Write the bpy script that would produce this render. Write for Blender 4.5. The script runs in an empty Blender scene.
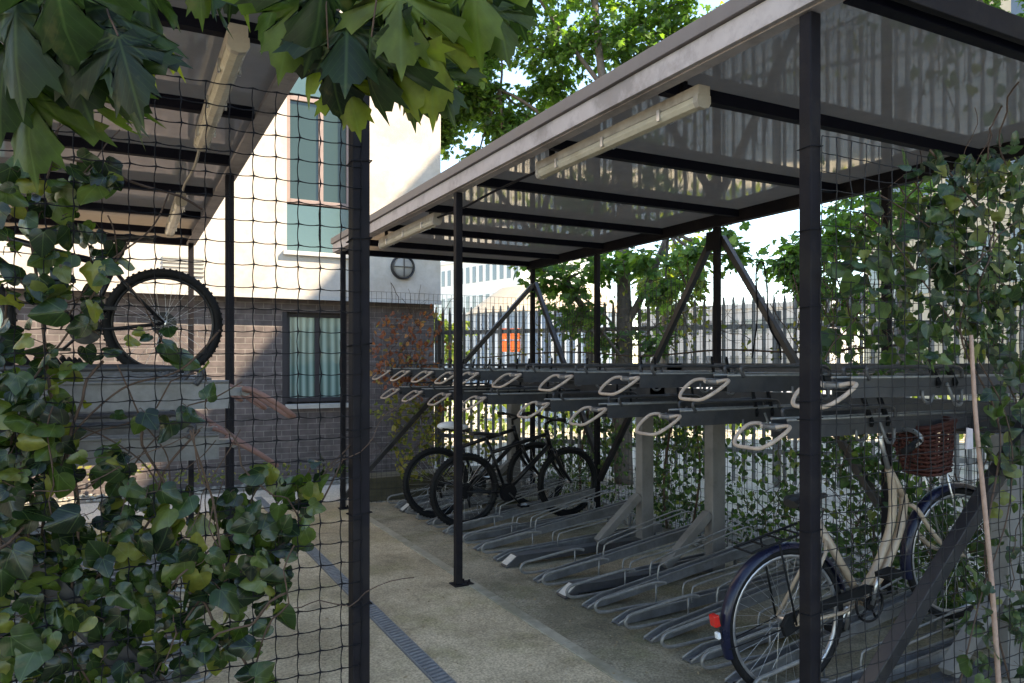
import bpy, math, random
from mathutils import Vector, Matrix
random.seed(7)
R = math.radians
S = bpy.context.scene
C = S.collection

# ------------------------------------------------------------------ camera
EYE = 1.55
YAW = R(27.5)
SN, CS = math.sin(YAW), math.cos(YAW)
F = 748.0
cam_d = bpy.data.cameras.new('camera')
cam = bpy.data.objects.new('camera', cam_d)
C.objects.link(cam)
cam.location = (0, 0, EYE)
cam.rotation_euler = (R(90), 0, -YAW)
cam_d.sensor_width = 36
cam_d.lens = F / 1024 * 36
cam_d.shift_y = 21.5 / 1024
cam_d.clip_start = 0.05
cam_d.clip_end = 3000
S.camera = cam

# ------------------------------------------------------------------ light
SUNV = Vector((1.0, -0.75, 1.18)).normalized()          # towards the sun
w = bpy.data.worlds.new('World'); S.world = w; w.use_nodes = True
nt = w.node_tree
bg = nt.nodes['Background']
sky = nt.nodes.new('ShaderNodeTexSky')
sky.sky_type = 'NISHITA'; sky.sun_disc = False
sky.sun_elevation = math.asin(SUNV.z)
sky.sun_rotation = math.atan2(SUNV.x, SUNV.y)
sky.air_density = 1.0; sky.dust_density = 0.05; sky.ozone_density = 5.0
nt.links.new(sky.outputs[0], bg.inputs[0])
bg.inputs[1].default_value = 0.105
sl = bpy.data.lights.new('sun', 'SUN'); sl.energy = 2.5; sl.angle = R(0.55); sl.color = (1, .95, .86)
so = bpy.data.objects.new('sun', sl); C.objects.link(so)
so.rotation_euler = SUNV.to_track_quat('Z', 'Y').to_euler()
so.location = (10, -8, 20)
S.view_settings.view_transform = 'Standard'
S.view_settings.look = 'None'
S.view_settings.exposure = 2.78
S.view_settings.use_white_balance = True
S.view_settings.white_balance_temperature = 8700
S.view_settings.white_balance_tint = 10
S.view_settings.gamma = 1
S.view_settings.use_curve_mapping = False
S.render.engine = 'CYCLES'
S.cycles.max_bounces = 8
S.cycles.transparent_max_bounces = 12

# ------------------------------------------------------------------ helpers
def P(px, py, d):
    t = (px - 512) / F
    return Vector((d * (SN + CS * t), d * (CS - SN * t), EYE - (py - 363) / F * d))
def PY(px, py, Y):                       # point of the vertical plane Y = const
    return P(px, py, Y / (CS - SN * (px - 512) / F))
def PX(px, py, X):
    return P(px, py, X / (SN + CS * (px - 512) / F))

def frame_from(d):
    d = d.normalized()
    a = Vector((0, 0, 1)) if abs(d.z) < .92 else Vector((1, 0, 0))
    u = d.cross(a).normalized(); v = u.cross(d).normalized()
    return u, v

class MB:
    def __init__(s): s.v = []; s.f = []; s.sm = []; s.uv = None
    def face(s, idx, smooth=False): s.f.append(idx); s.sm.append(smooth)
    def box(s, x0, x1, y0, y1, z0, z1):
        b = len(s.v)
        s.v += [(x0,y0,z0),(x1,y0,z0),(x1,y1,z0),(x0,y1,z0),(x0,y0,z1),(x1,y0,z1),(x1,y1,z1),(x0,y1,z1)]
        for q in ((0,3,2,1),(4,5,6,7),(0,1,5,4),(1,2,6,5),(2,3,7,6),(3,0,4,7)): s.face([b+i for i in q])
        return s
    def beam(s, p, q, wd, hg, up=None):
        p = Vector(p); q = Vector(q); d = (q-p).normalized()
        if up is None: u, v = frame_from(d)
        else:
            u = d.cross(Vector(up)).normalized(); v = u.cross(d).normalized()
        b = len(s.v)
        for e in (p, q):
            for a, c in ((-1,-1),(1,-1),(1,1),(-1,1)):
                s.v.append(tuple(e + u*a*wd/2 + v*c*hg/2))
        for k in range(4): s.face([b+k, b+(k+1)%4, b+4+(k+1)%4, b+4+k])
        s.face([b+3,b+2,b+1,b]); s.face([b+4,b+5,b+6,b+7])
        return s
    def tube(s, pts, r, n=8, closed=False, caps=True, smooth=True):
        pts = [Vector(p) for p in pts]; m = len(pts)
        rs = r if isinstance(r, (list, tuple)) else [r]*m
        b = len(s.v); u = None
        for i in range(m):
            if closed: d = pts[(i+1) % m] - pts[i-1]
            else: d = pts[min(i+1, m-1)] - pts[max(i-1, 0)]
            if d.length < 1e-9: d = Vector((0,0,1))
            d.normalize()
            if u is None: u, vv = frame_from(d)
            else:
                u = (u - d*u.dot(d))
                if u.length < 1e-6: u, vv = frame_from(d)
                u.normalize()
            vv = d.cross(u)
            for k in range(n):
                a = 2*math.pi*k/n + (math.pi/4 if n == 4 else 0)
                s.v.append(tuple(pts[i] + (u*math.cos(a) + vv*math.sin(a))*rs[i]))
        for i in range(m if closed else m-1):
            j = (i+1) % m
            for k in range(n):
                k2 = (k+1) % n
                s.face([b+i*n+k, b+i*n+k2, b+j*n+k2, b+j*n+k], smooth)
        if caps and not closed:
            s.face([b+k for k in range(n)][::-1]); s.face([b+(m-1)*n+k for k in range(n)])
        return s
    def disc(s, c, ax, r, th, n=20):
        ax = Vector(ax).normalized(); c = Vector(c)
        return s.tube([c-ax*th/2, c+ax*th/2], r, n, smooth=False)
    def prism(s, prof, y0, y1):           # profile in x,z extruded along y
        b = len(s.v); n = len(prof)
        for y in (y0, y1):
            for (x, z) in prof: s.v.append((x, y, z))
        for k in range(n): s.face([b+k, b+(k+1)%n, b+n+(k+1)%n, b+n+k])
        s.face([b+k for k in range(n)][::-1]); s.face([b+n+k for k in range(n)])
        return s
    def ball(s, c, rx, ry, rz, n=10, m=7):
        b = len(s.v)
        for i in range(m+1):
            th = math.pi*i/m
            for k in range(n):
                a = 2*math.pi*k/n
                s.v.append((c[0]+rx*math.sin(th)*math.cos(a), c[1]+ry*math.sin(th)*math.sin(a), c[2]+rz*math.cos(th)))
        for i in range(m):
            for k in range(n):
                s.face([b+i*n+k, b+(i+1)*n+k, b+(i+1)*n+(k+1)%n, b+i*n+(k+1)%n], True)
        return s
    def build(s, name, mat, parent=None, bevel=0):
        me = bpy.data.meshes.new(name)
        me.from_pydata(s.v, [], s.f)
        me.polygons.foreach_set('use_smooth', s.sm)
        if s.uv:
            uvl = me.uv_layers.new(name='UVMap')
            idx = [0]*len(me.loops); me.loops.foreach_get('vertex_index', idx)
            flat = []
            for i in idx: flat += s.uv[i]
            uvl.data.foreach_set('uv', flat)
        me.materials.append(mat)
        me.update()
        o = bpy.data.objects.new(name, me); C.objects.link(o)
        if parent: o.parent = parent
        if bevel:
            bm = o.modifiers.new('bevel', 'BEVEL'); bm.width = bevel; bm.segments = 2; bm.limit_method = 'ANGLE'
        return o

def tag(o, label=None, cat=None, group=None, kind=None):
    if label: o['label'] = label
    if cat: o['category'] = cat
    if group: o['group'] = group
    if kind: o['kind'] = kind
    return o
def empty(name, loc=(0,0,0), rz=0):
    o = bpy.data.objects.new(name, None); C.objects.link(o)
    o.location = loc; o.rotation_euler = (0, 0, rz); o.empty_display_size = .2
    return o
def copy_tree(o, parent=None):
    c = o.copy(); C.objects.link(c); c.parent = parent
    for ch in list(o.children): copy_tree(ch, c)
    return c
def smooth(pts, k=6, closed=False):
    pts = [Vector(p) for p in pts]; out = []; n = len(pts)
    rng = n if closed else n-1
    for i in range(rng):
        if closed: a, b, c, d = pts[i-1], pts[i], pts[(i+1)%n], pts[(i+2)%n]
        else: a, b, c, d = pts[max(i-1,0)], pts[i], pts[i+1], pts[min(i+2,n-1)]
        for j in range(k):
            t = j/k
            out.append(.5*((2*b) + (c-a)*t + (2*a-5*b+4*c-d)*t*t + (3*b-a-3*c+d)*t**3))
    if not closed: out.append(pts[-1])
    return out

# ------------------------------------------------------------------ materials
def mat(name, col, rough=.6, metal=0, noise=0, nscale=8, bump=0, bscale=60, spec=.35, dirt=None, dscale=2.5, damt=.5, coat=0):
    m = bpy.data.materials.new(name); m.use_nodes = True
    n = m.node_tree; b = n.nodes['Principled BSDF']; L = n.links
    b.inputs['Base Color'].default_value = (*col, 1)
    b.inputs['Roughness'].default_value = rough
    b.inputs['Metallic'].default_value = metal
    b.inputs['Specular IOR Level'].default_value = spec
    b.inputs['Coat Weight'].default_value = coat
    tc = n.nodes.new('ShaderNodeTexCoord')
    src = None
    if noise:
        tx = n.nodes.new('ShaderNodeTexNoise'); tx.inputs['Scale'].default_value = nscale; tx.inputs['Detail'].default_value = 8
        tx.inputs['Roughness'].default_value = .65
        L.new(tc.outputs['Object'], tx.inputs['Vector'])
        mr = n.nodes.new('ShaderNodeMapRange'); L.new(tx.outputs['Fac'], mr.inputs[0])
        mr.inputs[1].default_value = .3; mr.inputs[2].default_value = .7
        mr.inputs[3].default_value = 1-noise; mr.inputs[4].default_value = 1+noise
        mx = n.nodes.new('ShaderNodeMix'); mx.data_type = 'RGBA'; mx.blend_type = 'MULTIPLY'; mx.inputs[0].default_value = 1
        mx.inputs[6].default_value = (*col, 1); L.new(mr.outputs[0], mx.inputs[7]); src = mx.outputs[2]
        mr2 = n.nodes.new('ShaderNodeMapRange'); L.new(tx.outputs['Fac'], mr2.inputs[0])
        mr2.inputs[3].default_value = max(0, rough-.15); mr2.inputs[4].default_value = min(1, rough+.15)
        L.new(mr2.outputs[0], b.inputs['Roughness'])
    if dirt:
        t2 = n.nodes.new('ShaderNodeTexNoise'); t2.inputs['Scale'].default_value = dscale; t2.inputs['Detail'].default_value = 10
        t2.inputs['Roughness'].default_value = .7
        L.new(tc.outputs['Object'], t2.inputs['Vector'])
        m3 = n.nodes.new('ShaderNodeMapRange'); L.new(t2.outputs['Fac'], m3.inputs[0])
        m3.inputs[1].default_value = .48; m3.inputs[2].default_value = .62; m3.inputs[4].default_value = damt
        mx2 = n.nodes.new('ShaderNodeMix'); mx2.data_type = 'RGBA'; L.new(m3.outputs[0], mx2.inputs[0])
        if src: L.new(src, mx2.inputs[6])
        else: mx2.inputs[6].default_value = (*col, 1)
        mx2.inputs[7].default_value = (*dirt, 1); src = mx2.outputs[2]
    if src: L.new(src, b.inputs['Base Color'])
    if bump:
        t3 = n.nodes.new('ShaderNodeTexNoise'); t3.inputs['Scale'].default_value = bscale; t3.inputs['Detail'].default_value = 5
        L.new(tc.outputs['Object'], t3.inputs['Vector'])
        bp = n.nodes.new('ShaderNodeBump'); bp.inputs['Strength'].default_value = bump; bp.inputs['Distance'].default_value = .01
        L.new(t3.outputs['Fac'], bp.inputs['Height']); L.new(bp.outputs[0], b.inputs['Normal'])
    return m

def leaf_mat(name, cols, trans=.45, rough=.45, veins=None, edge=None, tcol=1.6):
    m = bpy.data.materials.new(name); m.use_nodes = True
    n = m.node_tree; b = n.nodes['Principled BSDF']; L = n.links
    b.inputs['Roughness'].default_value = rough
    b.inputs['Specular IOR Level'].default_value = .45
    geo = n.nodes.new('ShaderNodeNewGeometry')
    cr = n.nodes.new('ShaderNodeValToRGB'); e = cr.color_ramp.elements
    k = len(cols)
    while len(e) < k: e.new(.5)
    for i, (p, c) in enumerate(cols):
        e[i].position = p; e[i].color = (*c, 1)
    L.new(geo.outputs['Random Per Island'], cr.inputs[0])
    tc = n.nodes.new('ShaderNodeTexCoord')
    ns = n.nodes.new('ShaderNodeTexNoise'); ns.inputs['Scale'].default_value = 35; ns.inputs['Detail'].default_value = 6
    L.new(tc.outputs['Object'], ns.inputs['Vector'])
    mr = n.nodes.new('ShaderNodeMapRange'); L.new(ns.outputs['Fac'], mr.inputs[0])
    mr.inputs[1].default_value = .3; mr.inputs[2].default_value = .7; mr.inputs[3].default_value = .7; mr.inputs[4].default_value = 1.3
    mx = n.nodes.new('ShaderNodeMix'); mx.data_type = 'RGBA'; mx.blend_type = 'MULTIPLY'; mx.inputs[0].default_value = 1
    L.new(cr.outputs[0], mx.inputs[6]); L.new(mr.outputs[0], mx.inputs[7])
    col = mx.outputs[2]
    n2 = n.nodes.new('ShaderNodeTexNoise'); n2.inputs['Scale'].default_value = 22; n2.inputs['Detail'].default_value = 4; L.new(tc.outputs['Object'], n2.inputs['Vector'])
    b2 = n.nodes.new('ShaderNodeMapRange'); L.new(n2.outputs['Fac'], b2.inputs[0]); b2.inputs[1].default_value = .60; b2.inputs[2].default_value = .72; b2.inputs[4].default_value = .55
    mb = n.nodes.new('ShaderNodeMix'); mb.data_type = 'RGBA'; L.new(b2.outputs[0], mb.inputs[0]); L.new(col, mb.inputs[6]); mb.inputs[7].default_value = (.12,.10,.035,1); col = mb.outputs[2]
    def math_(op, a, c=None):
        q = n.nodes.new('ShaderNodeMath'); q.operation = op
        for i, x in enumerate((a, c)):
            if x is None: continue
            if isinstance(x, (int, float)): q.inputs[i].default_value = x
            else: L.new(x, q.inputs[i])
        return q.outputs[0]
    if veins:
        sp = n.nodes.new('ShaderNodeSeparateXYZ'); L.new(tc.outputs['UV'], sp.inputs[0])
        u, v = sp.outputs[0], sp.outputs[1]
        ang = math_('ARCTAN2', u, v)
        rr = math_('SQRT', math_('ADD', math_('MULTIPLY', u, u), math_('MULTIPLY', v, v)))
        best = None
        for a in veins:
            dd = math_('MULTIPLY', math_('ABSOLUTE', math_('SINE', math_('SUBTRACT', ang, a))), rr)
            best = dd if best is None else math_('MINIMUM', best, dd)
        # side veins: zig-zag
        wv = math_('ABSOLUTE', math_('SINE', math_('ADD', math_('MULTIPLY', v, 26.0), math_('MULTIPLY', math_('ABSOLUTE', u), -30.0))))
        vm = n.nodes.new('ShaderNodeMapRange'); L.new(best, vm.inputs[0])
        vm.inputs[1].default_value = .004; vm.inputs[2].default_value = .022; vm.inputs[3].default_value = .25; vm.inputs[4].default_value = 0
        sm_ = n.nodes.new('ShaderNodeMapRange'); L.new(wv, sm_.inputs[0])
        sm_.inputs[1].default_value = .0; sm_.inputs[2].default_value = .22; sm_.inputs[3].default_value = .10; sm_.inputs[4].default_value = 0
        vt = math_('MAXIMUM', vm.outputs[0], sm_.outputs[0])
        m2 = n.nodes.new('ShaderNodeMix'); m2.data_type = 'RGBA'; L.new(vt, m2.inputs[0]); L.new(col, m2.inputs[6])
        m2.inputs[7].default_value = (.13, .20, .07, 1); col = m2.outputs[2]
        bp = n.nodes.new('ShaderNodeBump'); bp.inputs['Strength'].default_value = .5; bp.inputs['Distance'].default_value = .002
        L.new(vt, bp.inputs['Height']); L.new(bp.outputs[0], b.inputs['Normal'])
    L.new(col, b.inputs['Base Color'])
    tr = n.nodes.new('ShaderNodeBsdfTranslucent')
    m4 = n.nodes.new('ShaderNodeMix'); m4.data_type = 'RGBA'; m4.blend_type = 'MULTIPLY'; m4.inputs[0].default_value = 1
    L.new(col, m4.inputs[6]); m4.inputs[7].default_value = (tcol*1.15, tcol*1.2, tcol*.45, 1)
    L.new(m4.outputs[2], tr.inputs[0])
    ms = n.nodes.new('ShaderNodeMixShader'); ms.inputs[0].default_value = trans
    L.new(b.outputs[0], ms.inputs[1]); L.new(tr.outputs[0], ms.inputs[2])
    L.new(ms.outputs[0], n.nodes['Material Output'].inputs[0])
    return m

M = {}
M['frame'] = mat('dark painted steel', (.010,.009,.012), .6, 0, .25, 14, .05, 200, dirt=(.026,.022,.020), dscale=5, damt=.4, spec=.10)
M['frame2'] = mat('roof bearer steel', (.006,.006,.012), .6, 0, .2, 10, spec=.10)
M['fascia'] = mat('mauve grey fascia', (.40,.345,.335), .5, .1, .12, 9, .04, 120, dirt=(.10,.085,.08), dscale=3, damt=.55)
M['cap'] = mat('dark fascia cap', (.13,.11,.11), .5, .1, .15, 9)
M['rack'] = mat('dark galvanised steel', (.17,.17,.175), .42, .2, .25, 22, .06, 150, dirt=(.09,.085,.08), dscale=7, damt=.5)
M['edge'] = mat('paler steel edge', (.23,.228,.225), .38, .3, .25, 30, dirt=(.16,.15,.14), dscale=12, damt=.6)  # edge tubes, hoops and guides in a paler grey than the rack sides
M['rackdark'] = mat('charcoal rack steel', (.062,.063,.070), .45, .3, .22, 16, .04, 150, dirt=(.10,.095,.09), dscale=6, damt=.4)
M['pillar'] = mat('weathered grey pillar', (.18,.172,.165), .6, .1, .18, 12, .1, 90, dirt=(.10,.095,.09), dscale=6, damt=.6)
M['handle'] = mat('faded pink rubber', (.46,.35,.28), .65, 0, .2, 25, .1, 120, dirt=(.24,.20,.19), dscale=14, damt=.6)
M['handle_red'] = mat('dull red rubber', (.22,.115,.095), .65, 0, .2, 25)
M['black'] = mat('black rubber', (.012,.012,.013), .65, 0, .2, 20, spec=.12)
M['blackgloss'] = mat('black bicycle paint', (.008,.008,.010), .35, 0, .1, 20, spec=.2, coat=.08)
M['chrome'] = mat('bicycle alloy', (.55,.55,.56), .3, .9, .1, 30)
M['rim'] = mat('rim alloy', (.38,.38,.40), .35, .8, .1, 30)
M['cream'] = mat('cream frame paint', (.38,.29,.215), .35, 0, .1, 15, coat=.3, dirt=(.30,.22,.17), dscale=9, damt=.5)
M['navy'] = mat('navy mudguard', (.006,.008,.026), .3, 0, .1, 10, spec=.3, coat=.15)
M['redlens'] = mat('red reflector', (.55,.02,.015), .2, 0, .05, 10, coat=.5)
M['orange_ref'] = mat('amber reflector', (.7,.18,.02), .25)
M['leather'] = mat('dark saddle', (.02,.018,.018), .5, 0, .1, 20)
M['whitecover'] = mat('white saddle cover', (.72,.73,.76), .5, 0, .08, 20)
M['basket'] = mat('red brown wicker', (.055,.014,.011), .7, 0, .35, 60)
M['net'] = mat('black net cord', (.010,.010,.012), .7, spec=.1)
M['wire'] = mat('grey weld wire', (.018,.018,.02), .6, 0, spec=.2)
M['wirefar'] = mat('weathered weld wire', (.035,.035,.035), .6, 0)
M['palis'] = mat('grey palisade steel', (.15,.145,.14), .55, .4, .2, 6)
M['batten'] = mat('aged batten housing', (.36,.32,.27), .55, 0, .2, 9, .05, 80, dirt=(.22,.18,.14), dscale=4, damt=.7)
M['twig'] = mat('brown vine stem', (.075,.045,.032), .8, 0, .3, 40, .3, 150)
M['bark'] = mat('grey brown bark', (.10,.08,.065), .9, 0, .35, 14, .8, 40)
M['plate'] = mat('pale foot label', (.50,.47,.44), .6, 0, .15, 40)
M['brace'] = mat('dusty dark steel brace', (.014,.013,.016), .35, 0, .25, 14, dirt=(.035,.032,.03), dscale=6, damt=.4, spec=.5)
M['cane'] = mat('pale pink cane', (.36,.23,.18), .7, 0, .25, 30, .2, 90)
M['paper'] = mat('weathered grey tag', (.42,.38,.40), .7, 0, .15, 30)
M['timber'] = mat('dark sleeper timber', (.085,.075,.05), .85, 0, .4, 8, .6, 40)
M['winframe'] = mat('dark window frame', (.035,.03,.036), .45)
M['winframe2'] = mat('mauve brown window frame', (.23,.17,.16), .5, 0, .1, 9)
M['orange'] = mat('orange panel', (.85,.16,.04), .5)
M['whiteb'] = mat('pale office render', (.62,.62,.60), .8, 0, .05, 1)
M['beige'] = mat('beige render', (.52,.43,.32), .85, 0, .1, 2)
M['greyb'] = mat('grey concrete building', (.40,.38,.36), .85, 0, .1, 2)
M['dglass'] = mat('dark window glass', (.06,.075,.09), .12, 0, .1, 1, spec=.8)
M['bglass'] = mat('blue glass cladding', (.16,.21,.27), .2, 0, .15, 1)
M['domeroof'] = mat('tan standing seam roof', (.42,.34,.25), .7, 0, .1, 3)
M['stone'] = mat('pale pebble', (.28,.26,.23), .85, 0, .35, 12)
M['vent'] = mat('grey louvre', (.35,.33,.30), .6)
M['sill'] = mat('pale grey sill', (.40,.38,.36), .7, 0, .15, 9)
M['opal'] = mat('opal lamp glass', (.26,.24,.22), .25, 0, .1, 8)

def roof_mat():
    m = bpy.data.materials.new('smoked roof sheet'); m.use_nodes = True
    n = m.node_tree; b = n.nodes['Principled BSDF']; L = n.links
    b.inputs['Base Color'].default_value = (.12,.11,.105,1)
    b.inputs['Roughness'].default_value = .07
    b.inputs['Specular IOR Level'].default_value = 1.0
    b.inputs['IOR'].default_value = 2.3
    tc = n.nodes.new('ShaderNodeTexCoord')
    t = n.nodes.new('ShaderNodeTexNoise'); t.inputs['Scale'].default_value = 3; t.inputs['Detail'].default_value = 9; t.inputs['Roughness'].default_value = .7
    L.new(tc.outputs['Object'], t.inputs['Vector'])
    cr = n.nodes.new('ShaderNodeValToRGB'); L.new(t.outputs['Fac'], cr.inputs[0])
    cr.color_ramp.elements[0].position = .35; cr.color_ramp.elements[0].color = (.075,.066,.058,1)
    cr.color_ramp.elements[1].position = .7; cr.color_ramp.elements[1].color = (.19,.17,.15,1)
    L.new(cr.outputs[0], b.inputs['Base Color'])
    mr = n.nodes.new('ShaderNodeMapRange'); L.new(t.outputs['Fac'], mr.inputs[0]); mr.inputs[3].default_value = .0; mr.inputs[4].default_value = .07
    L.new(mr.outputs[0], b.inputs['Roughness'])
    w2 = n.nodes.new('ShaderNodeTexNoise'); w2.inputs['Scale'].default_value = 1.6; w2.inputs['Detail'].default_value = 2
    L.new(tc.outputs['Object'], w2.inputs['Vector'])
    bp = n.nodes.new('ShaderNodeBump'); bp.inputs['Strength'].default_value = .05; bp.inputs['Distance'].default_value = .01
    L.new(w2.outputs['Fac'], bp.inputs['Height']); L.new(bp.outputs[0], b.inputs['Normal'])
    tr = n.nodes.new('ShaderNodeBsdfTranslucent'); tr.inputs[0].default_value = (.68,.60,.52,1)
    ms = n.nodes.new('ShaderNodeMixShader'); ms.inputs[0].default_value = .30
    L.new(b.outputs[0], ms.inputs[1]); L.new(tr.outputs[0], ms.inputs[2]); L.new(ms.outputs[0], n.nodes['Material Output'].inputs[0])
    return m
M['roof'] = roof_mat()

def diffuser_mat():
    m = mat('yellowed clear diffuser', (.50,.45,.35), .18, 0, .12, 20, .25, 70, dirt=(.30,.25,.17), dscale=5, damt=.5)
    return m
M['diff'] = diffuser_mat()

def glass_mat(name, col):
    m = mat(name, col, .04, 0, .12, .8, spec=.5)
    m.node_tree.nodes['Principled BSDF'].inputs['IOR'].default_value = 1.45
    return m
M['pane'] = glass_mat('green tinted pane', (.025,.045,.04))
M['spandrel'] = mat('teal glass spandrel', (.045,.085,.078), .1, 0, .1, .9, spec=.8)
M['curtain_pane'] = glass_mat('pane with pale curtain behind', (.13,.23,.20))
M['curtain'] = mat('pale curtain', (.42,.50,.46), .8)

def brick_mat():
    m = bpy.data.materials.new('purple brown brick'); m.use_nodes = True
    n = m.node_tree; b = n.nodes['Principled BSDF']; L = n.links
    b.inputs['Roughness'].default_value = .85
    tc = n.nodes.new('ShaderNodeTexCoord')
    sp = n.nodes.new('ShaderNodeSeparateXYZ'); L.new(tc.outputs['Object'], sp.inputs[0])
    ad = n.nodes.new('ShaderNodeMath'); ad.operation = 'ADD'; L.new(sp.outputs[0], ad.inputs[0]); L.new(sp.outputs[1], ad.inputs[1])
    cb = n.nodes.new('ShaderNodeCombineXYZ'); L.new(ad.outputs[0], cb.inputs[0]); L.new(sp.outputs[2], cb.inputs[1])
    br = n.nodes.new('ShaderNodeTexBrick'); L.new(cb.outputs[0], br.inputs['Vector'])
    br.inputs['Scale'].default_value = 1; br.inputs['Brick Width'].default_value = .225; br.inputs['Row Height'].default_value = .075
    br.inputs['Mortar Size'].default_value = .006; br.inputs['Mortar Smooth'].default_value = .3
    br.inputs['Color1'].default_value = (.115,.090,.088,1); br.inputs['Color2'].default_value = (.075,.060,.060,1)
    br.inputs['Mortar'].default_value = (.165,.145,.135,1); br.inputs['Bias'].default_value = -.1
    ns = n.nodes.new('ShaderNodeTexNoise'); ns.inputs['Scale'].default_value = 9; ns.inputs['Detail'].default_value = 8; L.new(tc.outputs['Object'], ns.inputs['Vector'])
    mr = n.nodes.new('ShaderNodeMapRange'); L.new(ns.outputs['Fac'], mr.inputs[0]); mr.inputs[1].default_value=.3; mr.inputs[2].default_value=.7; mr.inputs[3].default_value=.72; mr.inputs[4].default_value=1.3
    mx = n.nodes.new('ShaderNodeMix'); mx.data_type='RGBA'; mx.blend_type='MULTIPLY'; mx.inputs[0].default_value=1
    L.new(br.outputs['Color'], mx.inputs[6]); L.new(mr.outputs[0], mx.inputs[7]); L.new(mx.outputs[2], b.inputs['Base Color'])
    bp = n.nodes.new('ShaderNodeBump'); bp.invert = True; bp.inputs['Strength'].default_value = .6; bp.inputs['Distance'].default_value = .008
    L.new(br.outputs['Fac'], bp.inputs['Height']); L.new(bp.outputs[0], b.inputs['Normal'])
    return m
M['brick'] = brick_mat()
M['render'] = mat('cream wall render', (.47,.42,.375), .9, 0, .12, 9, .5, 110, dirt=(.36,.30,.24), dscale=1.6, damt=.5)

def concrete_mat(name, c1, c2, c3, sc=1.0):
    m = bpy.data.materials.new(name); m.use_nodes = True
    n = m.node_tree; b = n.nodes['Principled BSDF']; L = n.links
    b.inputs['Roughness'].default_value = .92
    tc = n.nodes.new('ShaderNodeTexCoord')
    def noise(s, d=8, r=.65):
        q = n.nodes.new('ShaderNodeTexNoise'); q.inputs['Scale'].default_value = s; q.inputs['Detail'].default_value = d; q.inputs['Roughness'].default_value = r
        L.new(tc.outputs['Object'], q.inputs['Vector']); return q.outputs['Fac']
    cr = n.nodes.new('ShaderNodeValToRGB'); L.new(noise(.9*sc, 10, .72), cr.inputs[0])
    e = cr.color_ramp.elements; e[0].position=.40; e[0].color=(*c1,1); e[1].position=.60; e[1].color=(*c2,1)
    # moss patches
    mr = n.nodes.new('ShaderNodeMapRange'); L.new(noise(1.7*sc, 9, .7), mr.inputs[0]); mr.inputs[1].default_value=.5; mr.inputs[2].default_value=.68; mr.inputs[4].default_value=.7
    mx = n.nodes.new('ShaderNodeMix'); mx.data_type='RGBA'; L.new(mr.outputs[0], mx.inputs[0]); L.new(cr.outputs[0], mx.inputs[6]); mx.inputs[7].default_value=(*c3,1)
    # fine aggregate speckle
    m2 = n.nodes.new('ShaderNodeMapRange'); L.new(noise(85, 3, .6), m2.inputs[0]); m2.inputs[1].default_value=.3; m2.inputs[2].default_value=.72; m2.inputs[3].default_value=.55; m2.inputs[4].default_value=1.5
    mm = n.nodes.new('ShaderNodeMix'); mm.data_type='RGBA'; mm.blend_type='MULTIPLY'; mm.inputs[0].default_value=1
    L.new(mx.outputs[2], mm.inputs[6]); L.new(m2.outputs[0], mm.inputs[7])
    # old drips and stains
    sn = noise(2.6*sc, 3, .5); s2 = n.nodes.new('ShaderNodeMapRange'); L.new(sn, s2.inputs[0]); s2.inputs[1].default_value=.60; s2.inputs[2].default_value=.66; s2.inputs[4].default_value=.35
    m9 = n.nodes.new('ShaderNodeMix'); m9.data_type='RGBA'; L.new(s2.outputs[0], m9.inputs[0]); L.new(mm.outputs[2], m9.inputs[6]); m9.inputs[7].default_value=(c1[0]*.4,c1[1]*.4,c1[2]*.4,1); mm = m9
    # pale specks
    vo = n.nodes.new('ShaderNodeTexVoronoi'); vo.inputs['Scale'].default_value = 26; L.new(tc.outputs['Object'], vo.inputs['Vector'])
    vr = n.nodes.new('ShaderNodeMapRange'); L.new(vo.outputs['Distance'], vr.inputs[0]); vr.inputs[1].default_value=.05; vr.inputs[2].default_value=.13; vr.inputs[3].default_value=.8; vr.inputs[4].default_value=0
    sel = n.nodes.new('ShaderNodeMath'); sel.operation='GREATER_THAN'; sel.inputs[1].default_value=.78
    sv = n.nodes.new('ShaderNodeSeparateColor'); L.new(vo.outputs['Color'], sv.inputs[0]); L.new(sv.outputs[0], sel.inputs[0])
    mu = n.nodes.new('ShaderNodeMath'); mu.operation='MULTIPLY'; L.new(vr.outputs[0], mu.inputs[0]); L.new(sel.outputs[0], mu.inputs[1])
    mp = n.nodes.new('ShaderNodeMix'); mp.data_type='RGBA'; L.new(mu.outputs[0], mp.inputs[0]); L.new(mm.outputs[2], mp.inputs[6]); mp.inputs[7].default_value=(.5,.46,.40,1)
    # hairline cracks
    v2 = n.nodes.new('ShaderNodeTexVoronoi'); v2.feature='DISTANCE_TO_EDGE'; v2.inputs['Scale'].default_value=.55
    dn = n.nodes.new('ShaderNodeTexNoise'); dn.inputs['Scale'].default_value=3; dn.inputs['Detail'].default_value=6; L.new(tc.outputs['Object'], dn.inputs['Vector'])
    va = n.nodes.new('ShaderNodeMix'); va.data_type='RGBA'; va.inputs[0].default_value=.25; L.new(tc.outputs['Object'], va.inputs[6]); L.new(dn.outputs['Color'], va.inputs[7])
    L.new(va.outputs[2], v2.inputs['Vector'])
    ck = n.nodes.new('ShaderNodeMapRange'); L.new(v2.outputs['Distance'], ck.inputs[0]); ck.inputs[1].default_value=.002; ck.inputs[2].default_value=.004; ck.inputs[3].default_value=.12; ck.inputs[4].default_value=0
    mk = n.nodes.new('ShaderNodeMix'); mk.data_type='RGBA'; L.new(ck.outputs[0], mk.inputs[0]); L.new(mp.outputs[2], mk.inputs[6]); mk.inputs[7].default_value=(.05,.045,.035,1)
    L.new(mk.outputs[2], b.inputs['Base Color'])
    bp = n.nodes.new('ShaderNodeBump'); bp.inputs['Strength'].default_value=.5; bp.inputs['Distance'].default_value=.006
    L.new(noise(120, 4), bp.inputs['Height']); L.new(bp.outputs[0], b.inputs['Normal'])
    return m
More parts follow.
